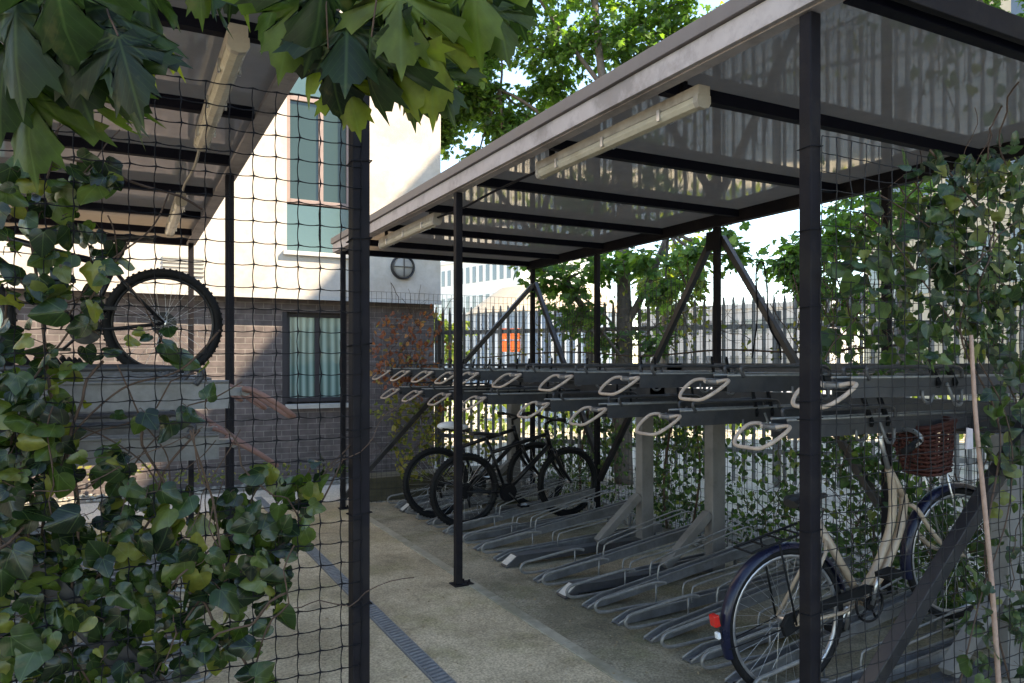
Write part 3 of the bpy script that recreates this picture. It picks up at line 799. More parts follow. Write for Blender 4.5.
def rack(label, side, xf, pillars, highs, lows, rails, hidden=()):
    y0 = min(pillars)
    e = empty('double_deck_rack', (xf, y0, 0)); tag(e, label, 'bike rack', 'two-tier bicycle racks under the shelters')
    s = side
    e.scale = (1, 1, 1)
    def X(x): return s*x
    for y in pillars:
        yl = y - y0
        q = MB(); a, c = sorted((X(1.27), X(1.39))); q.box(a, c, yl-.045, yl+.045, .01, 1.20); q.build('pillar', M['pillar'], e, bevel=.004)
        f = MB(); pr = [(0,.006),(0,.016),(.10,.088),(1.266,.088),(1.266,.03),(.12,.03),(.10,.006)]; f.prism([(X(a_), z_) for a_, z_ in pr], yl-.05, yl+.05)
        ft = f.build('stand_foot', M['rackdark'], e, bevel=.003)
        f = MB(); f.prism([(X(.008),.0245),(X(.088),.0815),(X(.086),.0845),(X(.006),.0275)], yl-.042, yl+.042); f.build('foot_plate', M['plate'], ft)
        f = MB(); f.beam((X(.86),yl,.10),(X(1.262),yl,.44), .06, .07, up=(0,1,0)); f.build('gusset', M['pillar'], e, bevel=.003)
    ya, yb = min(highs+lows+pillars)-.18-y0, max(highs+lows+pillars)+.18-y0
    for (x0, x1, z0, z1) in ((1.58,1.64,1.415,1.548),(1.40,1.46,1.175,1.35)):
        q = MB(); a, c = sorted((X(x0), X(x1))); q.box(a, c, ya, yb, z0, z1); q.build('long_beam', M['rackdark'], e, bevel=.004)
        q = MB(); q.box(min(X(x0-.012),X(x0-.002)), max(X(x0-.012),X(x0-.002)), ya, yb, z0, z0+.012); q.build('beam_lip', M['rack'], e)
    for y in pillars:
        q = MB(); q.beam((X(1.33), y-y0, 1.19), (X(1.61), y-y0, 1.44), .05, .05, up=(0,1,0)); q.build('bracket', M['rackdark'], e)
    for ys, z in ((highs, 1.432), (lows, 1.238)):
        for y in ys:
            hk = 'handle' if s > 0 else 'handle_red'
            if hk not in protos: t = protos[hk] = tray(hk, e)
            else: t = copy_tree(protos[hk], e)
            t.location = (0, y-y0, z); t.rotation_euler = (0, 0, 0 if s > 0 else math.pi)
            t.rotation_euler = (random.uniform(-.01,.01), random.uniform(-.004,.004), (0 if s > 0 else math.pi) + random.uniform(-.012,.012))
    for i, y in enumerate(rails):
        k = 'rise' if i % 2 else 'flat'
        if k not in protos: t = protos[k] = floor_rail(k, e)
        else: t = copy_tree(protos[k], e)
        t.location = (X(.02), y-y0, 0.002); t.rotation_euler = (0, 0, (0 if s > 0 else math.pi))
    return e
rack('grey two-tier cycle rack nearest the fine wire mesh, right of the path', 1, 2.56, [2.16, 4.22], [2.10,2.80,3.50,4.20,4.90], [2.43,3.15,3.82,4.50], [2.36,2.70,3.01,3.335,3.64,4.00-.03,4.28,4.60])
rack('grey two-tier cycle rack holding the two black bicycles at the far end', 1, 2.56, [5.06, 7.42], [5.64,6.05,6.65,7.28,7.90], [5.50,6.22,6.92,7.60], [4.95+.3,5.62,5.96,6.30,6.72,7.0,7.32,7.64])
rack('grey two-tier cycle rack nearest the cord net, left of the path', -1, .36, [2.50, 4.45], [2.55,3.10,3.75,4.40], [2.85,3.42,4.05,4.70], [2.6,2.95,3.3,3.65,4.0,4.35])
rack('grey two-tier cycle rack at the far end of the left shelter', -1, .36, [5.05, 7.2], [5.16,5.8,6.45,7.1], [5.48,6.12,6.78,7.4], [5.3,5.65,6.0,6.35,6.7,7.05])
for o in list(C.objects):       # dull red grips on the near left trays
    pass

# ------------------------------------------------------------------ bicycles
def ring_pts(cx, cz, r, n=40, y=0): return [(cx+r*math.cos(2*math.pi*k/n), y, cz+r*math.sin(2*math.pi*k/n)) for k in range(n)]
def wheel(par, cx, r, tw, tmat, rimmat, knob=False, rotor=False):
    w_ = empty('wheel', (cx, 0, r)); w_.parent = par
    q = MB(); q.tube(ring_pts(0,0,r-tw,48), tw, 10, closed=True)
    if knob:
        for k in range(60):
            a = 2*math.pi*k/60
            for s in (-.5, .5):
                q.beam((math.cos(a)*(r-.004), s*tw*.5, math.sin(a)*(r-.004)), (math.cos(a)*(r+.004), s*tw*.6, math.sin(a)*(r+.004)), tw*.55, .012)
    q.build('tyre', tmat, w_)
    q = MB(); q.tube(ring_pts(0,0,r-2*tw-.004,48), .011, 6, closed=True); q.build('rim', rimmat, w_)
    q = MB()
    for k in range(32):
        a = 2*math.pi*k/32; off = (.35 if k%4 < 2 else -.35); s = -1 if k%2 else 1
        q.tube([(.022*math.cos(a+off*2), s*.028, .022*math.sin(a+off*2)), ((r-2*tw-.01)*math.cos(a), 0, (r-2*tw-.01)*math.sin(a))], .0011, 3, caps=False)
    q.build('spokes', M['chrome'], w_)
    q = MB(); q.tube([(0,-.05,0),(0,-.03,0),(0,.03,0),(0,.05,0)], [.01,.022,.022,.01], 10); q.build('hub', M['chrome'], w_)
    return w_
def mountain_bike(label, white=False):
    e = empty('bicycle'); tag(e, label, 'bicycle')
    r = .345; wb = 1.12
    w1 = wheel(e, 0, r, .026, M['black'], M['blackgloss'], True); w2 = wheel(e, wb, r, .026, M['black'], M['blackgloss'], True)
    BB = (.43,0,.30); ST = (.27,0,.68); HT = (.87,0,.84); HB = (.90,0,.72)
    q = MB(); q.tube([ST, (HT[0],0,.83)], .019, 8); q.tube([BB, HB], .024, 8); q.tube([BB, (.235,0,.78)], .016, 8); q.tube([(.86,0,.87),(.908,0,.70)], .024, 10)
    for s in (-1,1):
        q.tube([BB, (.25,s*.05,.31), (0,s*.06,r)], .010, 6); q.tube([(.275,0,.66),(.2,s*.05,.56),(0,s*.06,r)], .009, 6)
    q.build('frame', M['blackgloss'], e)
    q = MB(); q.tube([(.912,0,.70),(.925,0,.64)], .02, 8)
    for s in (-1,1): q.tube([(.925,s*.0,.66),(.93,s*.06,.655),(.935,s*.065,.62),(1.0,s*.065,.50),(wb,s*.062,r)], [.018,.018,.02,.02,.015], 8)
    q.build('fork', M['blackgloss'], e)
    q = MB(); q.tube([(.855,0,.88),(.85,0,.93),(.92,0,.96)], .014, 8)
    q.tube(smooth([(.86,-.34,1.0),(.90,-.18,.985),(.925,0,.965),(.90,.18,.985),(.86,.34,1.0)],5), .0125, 8)
    for s in (-1,1): q.tube([(.862,s*.22,.993),(.855,s*.35,1.0)], .018, 8); q.tube([(.90,s*.2,.98),(.96,s*.25,.95),(.95,s*.31,.955)], .006, 5)
    q.build('handlebar', M['black'], e)
    q = MB(); q.tube([(.237,0,.76),(.22,0,.84)], .014, 8)
    q.build('seat_post', M['blackgloss'], e)
    q = MB()
    sec = []
    for (x, wdt, z) in ((.06,.065,.865),(.10,.075,.87),(.18,.06,.862),(.28,.028,.85),(.36,.018,.842)):
        b = len(q.v); sec.append(b)
        for k in range(10):
            a = 2*math.pi*k/10; q.v.append((x, wdt*math.cos(a), z + (.022 if white else .018)*math.sin(a)))
    for i in range(4):
        for k in range(10): q.face([sec[i]+k, sec[i]+(k+1)%10, sec[i+1]+(k+1)%10, sec[i+1]+k], True)
    q.face([sec[0]+k for k in range(10)]); q.face([sec[4]+k for k in range(10)][::-1])
    sd = q.build('saddle', M['leather'], e)
    if white:
        q = MB(); q.ball((.15,0,.895), .13,.095,.045, 14, 8); q.ball((.27,0,.875), .09,.05,.03, 12, 6); q.build('saddle_cover', M['whitecover'], sd)
    q = MB(); q.disc((BB[0],-.045,BB[2]),(0,1,0),.09,.006,24); q.disc((BB[0],-.06,BB[2]),(0,1,0),.065,.004,20)
    q.disc((0,-.05,r),(0,1,0),.06,.02,18); q.disc((0,-.035,r),(0,1,0),.075,.01,18)
    q.tube([(BB[0],-.07,BB[2]),(BB[0]+.12,-.08,BB[2]-.12)], .010, 6); q.tube([(BB[0],.06,BB[2]),(BB[0]-.12,.08,BB[2]+.12)], .010, 6)
    q.box(BB[0]+.08,BB[0]+.17,-.16,-.08,BB[2]-.13,BB[2]-.11); q.box(BB[0]-.17,BB[0]-.08,.08,.16,BB[2]+.11,BB[2]+.13)
    q.tube([(0,-.05,r+.06),(BB[0],-.05,BB[2]+.085)], .004, 4); q.tube([(0,-.05,r-.06),(.02,-.05,r-.13),(BB[0],-.05,BB[2]-.085)], .004, 4)
    q.tube([(.01,-.05,r-.02),(.03,-.055,r-.15)], .012, 6)
    q.build('crankset', M['blackgloss'], e)
    return e
def place(o, x, y, z=.03, rz=0, lean=0, pitch=0):
    o.location = (x, y, z); o.rotation_euler = (lean, pitch, rz)
bA = mountain_bike('black mountain bike with low black saddle parked at the far rack'); place(bA, 2.80, 6.34, .03, R(0), R(2))
bB = mountain_bike('black bicycle with a white saddle cover, furthest from the near post', True); place(bB, 2.74, 6.86, .03, R(-1), R(-3))
bC = mountain_bike('dark mountain bike stored on the upper tier of the left rack'); place(bC, .23, 5.17, 1.452, R(180), R(0))

# cream step-through bicycle
def city_bike():
    e = empty('bicycle'); tag(e, 'cream step-through bicycle with navy mudguards and wicker basket by the near right post', 'bicycle')
    r = .345; wb = 1.13
    wheel(e, 0, r, .018, M['black'], M['rim']); wheel(e, wb, r, .018, M['black'], M['rim'])
    for cx, a0, a1, nm in ((0, R(5), R(190), 'rear_mudguard'), (wb, R(20), R(185), 'front_mudguard')):
        q = MB(); n = 28; b = len(q.v); rr = r+.014
        for i in range(n+1):
            a = a0+(a1-a0)*i/n
            for (w2, h) in ((-.030,-.014),(-.024,.002),(-.010,.009),(.010,.009),(.024,.002),(.030,-.014)):
                q.v.append((cx+(rr+h)*math.cos(a), w2, r+(rr+h)*math.sin(a)))
        for i in range(n):
            for k in range(5): q.face([b+i*6+k, b+(i+1)*6+k, b+(i+1)*6+k+1, b+i*6+k+1], True)
        q.build(nm, M['navy'], e)
    BB = (.47,0,.29)
    q = MB()
    q.tube([BB,(.27,0,.75)], .020, 8)                                         # seat tube
    hx = .80
    q.tube(smooth([(.47,0,.33),(.60,0,.44),(.72,0,.60),(.765,0,.74),(.775,0,.86)],6), .020, 10)     # upper curved tube
    q.tube(smooth([(.455,0,.285),(.62,0,.385),(.76,0,.54),(.82,0,.66),(.835,0,.74)],6), .021, 10)   # lower curved tube
    q.tube([(.765,0,.89),(.845,0,.70)], .019, 10)                                                    # head tube
    for s in (-1,1):
        q.tube([BB, (.30,s*.045,.30), (0,s*.062,r)], .009, 6)
        q.tube([(.305,0,.66),(.25,s*.045,.61),(0,s*.062,r)], .009, 6)
        q.tube(smooth([(.852,s*.0,.685),(.865,s*.045,.66),(.93,s*.055,.53),(1.03,s*.055,.40),(wb,s*.056,r)],5), .0115, 8)
    q.build('frame', M['cream'], e)
    q = MB(); q.tube([(.762,0,.89),(.74,0,1.06),(.80,0,1.09)], .012, 8)
    q.tube(smooth([(.58,-.29,1.06),(.70,-.27,1.08),(.80,-.14,1.09),(.81,0,1.09),(.80,.14,1.09),(.70,.27,1.08),(.58,.29,1.06)],5), .011, 8)
    hb = q.build('handlebar', M['chrome'], e)
    q = MB()
    for s in (-1,1): q.tube([(.56,s*.292,1.058),(.68,s*.275,1.078)], .017, 8); q.build('grip', M['black'], hb); q = MB()
    q = MB(); q.tube([(.27,0,.74),(.235,0,.86)], .013, 8); q.build('seat_post', M['chrome'], e)
    q = MB(); sec = []
    for (x, wdt, z, h) in ((.13,.05,.875,.02),(.16,.08,.88,.028),(.22,.07,.88,.026),(.29,.035,.872,.018),(.34,.02,.865,.012)):
        b = len(q.v); sec.append(b)
        for k in range(12):
            a = 2*math.pi*k/12; q.v.append((x, wdt*math.cos(a), z+h*math.sin(a)))
    for i in range(4):
        for k in range(12): q.face([sec[i]+k, sec[i]+(k+1)%12, sec[i+1]+(k+1)%12, sec[i+1]+k], True)
    q.face([sec[0]+k for k in range(12)]); q.face([sec[4]+k for k in range(12)][::-1])
    q.build('saddle', M['leather'], e)
    # crank, guard, chain case
    q = MB(); q.tube(ring_pts(BB[0],BB[2],.085,28,-.045), .007, 6, closed=True); q.disc((BB[0],-.045,BB[2]),(0,1,0),.03,.02,14)
    for k in range(5):
        a = 2*math.pi*k/5; q.tube([(BB[0],-.045,BB[2]),(BB[0]+.08*math.cos(a),-.045,BB[2]+.08*math.sin(a))], .006, 5)
    cs = q.build('chainring', M['blackgloss'], e)
    q = MB(); q.tube([(BB[0],-.06,BB[2]),(BB[0]+.06,-.075,BB[2]+.155)], .010, 6); q.build('crank_arm', M['chrome'], e)
    q = MB(); q.tube([(BB[0],.06,BB[2]),(BB[0]-.06,.075,BB[2]-.155)], .010, 6); q.build('crank_arm', M['chrome'], e)
    q = MB(); q.box(BB[0]+.02,BB[0]+.11,-.17,-.085,BB[2]+.145,BB[2]+.168); q.build('pedal', M['black'], e); q = MB(); q.box(BB[0]-.11,BB[0]-.02,.085,.17,BB[2]-.168,BB[2]-.145); q.build('pedal', M['black'], e)
    q = MB(); q.prism([(-.06,r-.045),(-.07,r+.01),(-.03,r+.05),(BB[0],BB[2]+.10),(BB[0]+.03,BB[2]+.06),(BB[0]-.05,BB[2]+.055),(.06,r+.012),(.06,r-.02)], -.06, -.035); q.build('chain_case', M['black'], e, bevel=.004)
    # rear carrier, stays, light
    q = MB()
    for s in (-1,1):
        q.tube([(-.18,s*.06,.74),(.20,s*.06,.75)], .006, 6); q.tube([(-.02,s*.065,.74),(0,s*.07,r)], .005, 6)
        q.tube([(-r*1.03,s*.03,r-.01),(0,s*.06,r)], .003, 5)
    for x in (-.18,-.08,.02,.12): q.tube([(x,-.06,.742),(x,.06,.742)], .005, 6)
    q.build('carrier', M['black'], e)
    q = MB(); q.box(-.402,-.372,-.022,.022,.445,.50); q.build('rear_light', M['redlens'], e, bevel=.006)
    q = MB(); q.box(-.392,-.376,-.014,.014,.385,.415); q.build('rear_reflector', M['whitecover'], e, bevel=.004)
    q = MB(); q.box(.13,.16,-.03,-.015,.49,.52); q.build('spoke_reflector', M['orange_ref'], e)
    # basket
    q = MB(); n = 30; z0, z1 = .82, 1.07
    rings = []
    for j in range(12):
        t = j/11; z = z0+(z1-z0)*t; sx, sy = .075+.035*t, .10+.04*t
        pts = []
        for k in range(n):
            a = 2*math.pi*k/n; ca, sa = math.cos(a), math.sin(a)
            f = 1/((abs(ca)**4+abs(sa)**4)**.25); wob = .004*(1 if (k+j)%2 else -1)
            pts.append((1.02+(sx*f+wob)*ca, (sy*f+wob)*sa, z))
        q.tube(pts, .0092, 5, closed=True); rings.append(pts)
    for k in range(0, n, 2): q.tube([rings[0][k], rings[5][k], rings[11][k]], .006, 5)
    q.box(.95,1.09,-.09,.09,z0-.006,z0+.004)
    q.tube(rings[11], .014, 6, closed=True)
    q.build('basket', M['basket'], e)
    q = MB(); q.tube([(.80,0,1.07),(.93,0,1.05)], .01, 6); q.tube([(.93,-.1,1.05),(.93,.1,1.05)], .006, 6)
    for s in (-1,1): q.tube([(wb,s*.065,r),(1.06,s*.07,.90)], .005, 6)
    q.build('basket_stay', M['chrome'], e)
    q = MB()
    for s in (-1,1):
        q.tube(smooth([(.80,s*.05,1.10),(.92,s*.06,1.14),(.90,s*.04,.98),(.84,s*.03,.80),(.72,s*.03,.55)],5), .003, 5)
    q.build('brake_cable', M['black'], e)
    q = MB(); q.tube([(.40,.03,.27),(.33,.14,.02)], .009, 6); q.build('kickstand', M['chrome'], e)
    return e
bD = city_bike(); place(bD, 2.835, 2.52, .0, R(-6), 0, -R(11))
# ------------------------------------------------------------------ foliage
def tmpl(outline, fold=.18, droop=.25, wav=.03, hub=.24):
    """outline: right half from base (0,0) to tip (0,1) as (u,v); rings grown round a hub on the midrib"""
    full = list(outline) + [(-u, v) for (u, v) in outline[-2:0:-1]]
    n = len(full)
    def h(u, v):
        a = math.atan2(u, v-hub*.3)
        return -fold*abs(u)**1.25 - droop*v*v*.5 + wav*math.cos(a*5)*min(1, math.hypot(u, v-hub)*1.6)
    V = [(0, hub, h(0, hub))]
    for k in (.5, 1.0):
        for (u, v) in full:
            uu, vv = u*k, hub+(v-hub)*k; V.append((uu, vv, h(uu, vv)))
    Fs = []
    for i in range(n):
        a, b = 1+i, 1+(i+1) % n
        Fs.append([0, b, a]); Fs.append([a, b, b+n, a+n])
    return V, Fs
IVY = tmpl([(0,.02),(.10,-.09),(.24,-.12),(.37,-.04),(.44,.12),(.45,.30),(.39,.46),(.31,.62),(.20,.78),(.08,.90),(0,.97)], .30, .45, .035)
IVY3 = tmpl([(0,.02),(.10,-.12),(.26,-.14),(.42,-.04),(.52,.14),(.50,.26),(.40,.36),(.33,.50),(.27,.68),(.14,.86),(0,.98)], .26, .40, .045)
MAPLE = tmpl([(0,0),(.08,-.05),(.20,-.20),(.24,-.11),(.36,-.17),(.38,-.07),(.50,-.08),(.42,.01),(.27,.08),(.44,.13),(.50,.10),(.57,.20),(.70,.20),(.66,.28),(.78,.40),(.62,.38),
              (.56,.46),(.42,.37),(.20,.30),(.19,.44),(.30,.54),(.26,.62),(.30,.76),(.19,.71),(.13,.84),(.06,.86),(0,1.04)], .45, .85, .06, .16)
def flat_tmpl(o, f, d):
    V = [(u, v, -f*abs(u)-d*v*v*.5) for (u, v) in o] + [(-u, v, -f*abs(u)-d*v*v*.5) for (u, v) in o[1:-1]]
    n = len(o); return V, [list(range(n)), ([0]+list(range(n, 2*n-2))+[n-1])[::-1]]
MAPLE_S = flat_tmpl([(0,0),(.22,-.14),(.42,-.04),(.34,.10),(.62,.36),(.30,.36),(.30,.66),(.14,.78),(0,1.0)], .2, .3)
SIMPLE = flat_tmpl([(0,0),(.22,.2),(.30,.5),(.16,.8),(0,1.0)], .25, .3)
IVY_S = flat_tmpl([(0,.02),(.14,-.10),(.32,-.08),(.44,.10),(.42,.30),(.30,.56),(.18,.8),(0,.97)], .25, .35)
class Foliage(MB):
    def __init__(s): super().__init__(); s.uv = []
    def leaf(s, T, base, tip, nrm, size, stem=None, curl=1.0):
        """base point, tip direction, approximate normal"""
        t = Vector(tip).normalized(); n_ = Vector(nrm); n_ = n_ - t*n_.dot(t)
        if n_.length < 1e-4: n_ = frame_from(t)[0]
        n_.normalize(); r_ = t.cross(n_); b = len(s.v); base = Vector(base)
        V, Fs = T
        bx = random.uniform(-.12,.12); k1 = random.gauss(0,.35)*curl; k2 = random.gauss(0,.22)*curl; k3 = random.gauss(0,.35)*curl
        for (u, v, h) in V:
            p = base + r_*((u+bx*v*(1-v))*size) + t*(v*size) + n_*((h*curl + k1*u*u + k2*v*v + k3*u*v)*size)
            s.v.append(tuple(p)); s.uv.append((u, v))
        for f in Fs: s.face([b+i for i in f], True)
    def add_tube(s, *a, **k):
        b = len(s.v); s.tube(*a, **k); s.uv += [(0,.0)]*(len(s.v)-b)
def rv(s=1.0): return Vector((random.gauss(0,s), random.gauss(0,s), random.gauss(0,s)))
FWD = Vector((SN, CS, 0)); RGT = Vector((CS, -SN, 0)); UP = Vector((0,0,1))

# --- near left ivy on the cord net
def pick(blobs):
    tot = sum(b[4] for b in blobs); r_ = random.uniform(0, tot)
    for b in blobs:
        r_ -= b[4]
        if r_ <= 0: break
    a = random.uniform(0, 2*math.pi); q = math.sqrt(random.random())
    return b[0]+b[2]*q*math.cos(a), b[1]+b[3]*q*math.sin(a)
def ivy(name, label, blobs, n, Y, yj, smin, smax, m, T=(IVY, IVY3), ny=-1, seed=1, stems=(), plane='Y', stem_r=.004, upb=-.35, twigs=0):
    random.seed(seed)
    c0 = Vector((0,0,0))
    e = empty(name); 
    fo = Foliage(); st_ = MB(); centers = []
    for i in range(n):
        px, py = pick(blobs)
        yy = Y + random.uniform(-yj, yj)
        p = PY(px, py, yy) if plane == 'Y' else PX(px, py, yy)
        if p.z < .02: continue
        nr = Vector((0, ny, .55)) if plane == 'Y' else Vector((-1, 0, .5))
        nr = nr + rv(.45)
        tp = Vector((random.gauss(0,.6), random.gauss(0,.3), upb + random.gauss(0,.45))) if plane == 'Y' else Vector((random.gauss(0,.3), random.gauss(0,.6), upb + random.gauss(0,.45)))
        s = random.uniform(smin, smax)*random.choice((1,1,.75,.55))
        fo.leaf(random.choice(T), p, tp, nr, s, curl=random.uniform(.6,1.6))
        centers.append(p)
        if i % 2 == 0:
            q2 = p - tp.normalized()*s*.5 + Vector((0, .03, -.02)) + rv(.012)
            st_.tube([p, (p+q2)/2+rv(.004), q2], .0012, 3, caps=False)
    for s_ in stems:
        st_.tube(smooth(s_[0], 7), s_[1], 7)
    for k in range(twigs):
        p = random.choice(centers); pts = [p+Vector((0,.02,0))]
        d = Vector((random.gauss(0,.5), random.gauss(0,.08), random.gauss(.6,.5))) if plane=='Y' else Vector((random.gauss(0,.08), random.gauss(0,.5), random.gauss(.6,.5)))
        for j in range(6): pts.append(pts[-1] + d.normalized()*.06 + rv(.014)); 
        st_.tube(smooth(pts,2), random.choice((.0018,.0025,.0035)), 4, caps=False)
    root = min(centers, key=lambda p: p.z); e.location = (sum(p.x for p in centers)/len(centers), sum(p.y for p in centers)/len(centers), 0)
    ox, oy = e.location.x, e.location.y
    for q in (fo, st_): q.v = [(x-ox, y-oy, z) for x,y,z in q.v]
    fo.build('foliage', m, e); st_.build('stem', M['twig'], e)['kind'] = 'stuff'
    tag(e, label, 'climbing plant')
    return e
stemsL = [([PY(55,683,2.10),PY(70,600,2.10),PY(78,500,2.10),PY(52,400,2.10),PY(40,300,2.10),PY(25,200,2.10)], .0038),
          ([PY(10,640,2.10),PY(60,605,2.10),PY(110,565,2.10),PY(150,520,2.10),PY(165,470,2.10),PY(200,430,2.10)], .0032),
          ([PY(-20,560,2.10),PY(30,520,2.10),PY(60,450,2.10),PY(120,390,2.10),PY(180,370,2.10),PY(220,330,2.10)], .0026),
          ([PY(150,683,2.10),PY(200,600,2.10),PY(260,560,2.10),PY(310,520,2.10),PY(345,455,2.10)], .0026),
          ([PY(90,683,2.10),PY(20,560,2.10),PY(15,420,2.10),PY(70,330,2.10),PY(130,240,2.10)], .0026),
          ([PY(60,330,2.10),PY(100,270,2.10),PY(150,230,2.10),PY(170,190,2.10)], .0022)]
blobsL = [(40,620,90,90,17),(130,600,95,85,15),(220,600,60,60,7.5),(60,500,85,70,10),(190,530,75,50,9),(280,510,50,45,5.5),(255,560,45,50,4),
          (320,470,22,22,1.0),(20,400,55,70,7),(70,330,45,45,2.6),(25,250,55,80,8.5),(85,250,35,40,2.0),(60,180,60,30,2.8),(150,335,35,25,1.0),(130,410,60,30,1.3),(190,400,25,40,.5),
          (240,670,30,30,1.5),(0,520,60,160,9),(285,560,15,30,.4)]
ivy('ivy', 'dense dark ivy climbing the cord net at the left', blobsL, 800, 2.085, .065, .040, .080, M['ivy'], seed=11, stems=stemsL, twigs=45)
blobsR = [(990,230,60,75,8),(930,230,55,50,4.2),(1005,330,45,50,3.5),(880,270,40,45,1.5),(960,300,60,40,3),(1010,420,30,60,2.0),(1015,540,28,90,1.8),(1000,640,40,50,1.4),
          (960,170,60,18,1.6),(940,340,50,25,1.0),(850,250,30,25,.5),(985,600,20,60,.5),(1010,170,30,30,1.5)]
stemsR = [([PY(1010,683,1.76),PY(985,560,1.76),PY(1000,430,1.76),PY(960,330,1.76),PY(985,230,1.76),PY(930,150,1.76)], .004),
          ([PY(960,683,1.76),PY(980,600,1.75),PY(1010,500,1.76),PY(1000,400,1.76),PY(900,250,1.76),PY(860,210,1.76)], .003),
          ([PY(1024,300,1.76),PY(970,260,1.76),PY(920,220,1.77),PY(880,195,1.77)], .003)]
ivy('ivy', 'grey green ivy climbing the fine wire mesh at the right', blobsR, 740, 1.80, .10, .045, .080, M['ivyv'], seed=23, stems=stemsR, twigs=14)
# a looser inner layer further into the shelter, right
blobsR2 = [(900,300,80,70,3),(960,270,80,90,5),(870,340,60,40,1.6),(990,380,60,40,2)]
ivy('climber', 'loose leafy climber behind the upper tier near the right edge', blobsR2, 520, 2.5, .3, .05, .085, M['under'], seed=29, twigs=40)

# --- climbers and shrubs behind the right rack
def low(label, blobs, n, X, xj, m, seed, smin=.035, smax=.07, twigs=30, name='climber', stems=()):
    return ivy(name, label, blobs, n, X, xj, smin, smax, m, T=(IVY_S, SIMPLE), seed=seed, plane='X', twigs=twigs, stems=stems)
low('dark climber on the rear mesh between the two grey pillars', [(672,460,32,60,6),(680,430,30,30,2),(655,500,22,30,1.2),(690,520,20,30,1)], 1000, 4.55, .12, M['under'], 31,
    stems=[([PX(668,540,4.5),PX(664,480,4.5),PX(672,420,4.5)],.012),([PX(690,540,4.5),PX(700,470,4.5),PX(692,400,4.5)],.010)])
low('leafy climber behind the black bicycles at the far rack', [(575,445,38,45,5),(600,460,20,50,2),(555,470,25,40,2),(620,430,15,30,.6)], 1300, 4.6, .15, M['under'], 33, stems=[([PX(585,530,4.55),PX(580,470,4.5),PX(590,400,4.5)],.014)])
low('sparse climber behind the cream bicycle', [(760,470,40,60,3),(840,490,60,60,4.5),(900,510,50,50,2.0),(770,520,40,30,1),(870,450,60,30,2.5),(960,560,50,60,1.5)], 1500, 4.6, .2, M['under'], 35, twigs=70)
low('thin vine threading the rear mesh above the upper tier', [(560,345,50,25,2),(640,330,60,40,2),(690,320,30,40,.8),(760,340,60,20,.8),(500,352,30,12,.6),(840,330,50,40,1.5)], 520, 4.53, .03, M['yellow'], 37, .025, .05, twigs=110, name='vine',
    stems=[([PX(480,358,4.52),PX(560,352,4.52),PX(640,356,4.52),PX(720,350,4.52),PX(800,352,4.52),PX(900,345,4.52)],.008)])
ivy('creeper', 'red autumn creeper on the far end mesh before the brick wall', [(400,345,30,35,3),(425,380,18,20,1.5),(395,375,25,15,1),(440,370,15,40,.5),(430,320,14,20,.4)], 480, 8.0, .08, .04, .075, M['autumn'], T=(SIMPLE,IVY_S), seed=41, twigs=60)
ivy('creeper', 'yellow green creeper low on the far end mesh above the timber planter', [(415,440,25,40,2),(435,420,20,30,1),(400,410,30,15,.6),(450,460,20,20,.8),(480,430,30,30,.8)], 700, 8.0, .08, .035, .07, M['yellow'], T=(SIMPLE,IVY_S), seed=43, twigs=60)
low('dark bushy climber behind the front wheel of the cream bicycle', [(930,540,40,60,3),(970,590,40,60,3),(1000,520,30,60,2)], 900, 4.35, .25, M['under'], 36, twigs=60)
low('low scrubby growth along the gravel bed behind the racks', [(560,505,40,22,2),(640,520,40,28,3),(700,530,40,30,2),(760,545,40,25,2),(850,560,60,40,4),(900,590,60,40,3),(600,490,50,30,2)], 1500, 4.75, .3, M['under'], 38, twigs=60, name='scrub')
# dry, sparse plants seen along the wall foot
ivy('shrub', 'small weeds growing at the foot of the brick wall', [(205,478,60,7,2),(300,470,50,6,1),(90,470,60,10,2)], 260, 9.7, .15, .04, .07, M['yellow'], T=(SIMPLE,), seed=45, upb=.6, twigs=20)
q = None

# --- planter
p0 = (2.42, 8.12)
e = empty('timber_planter', (2.42, 8.12, 0)); tag(e, 'dark sleeper planter standing at the far end of the path', 'planter')
for j in range(2):
    q = MB(); q.box(0, 1.9, 0, .10, .006+j*.132, .134+j*.132); q.build('board', M['timber'], e, bevel=.006)
    q = MB(); q.box(0, .10, .104, .62, .006+j*.132, .134+j*.132); q.build('board', M['timber'], e, bevel=.006)
q = MB(); q.box(.11,1.9,.11,.60,.0,.235); q.build('soil', M['timber'], e)

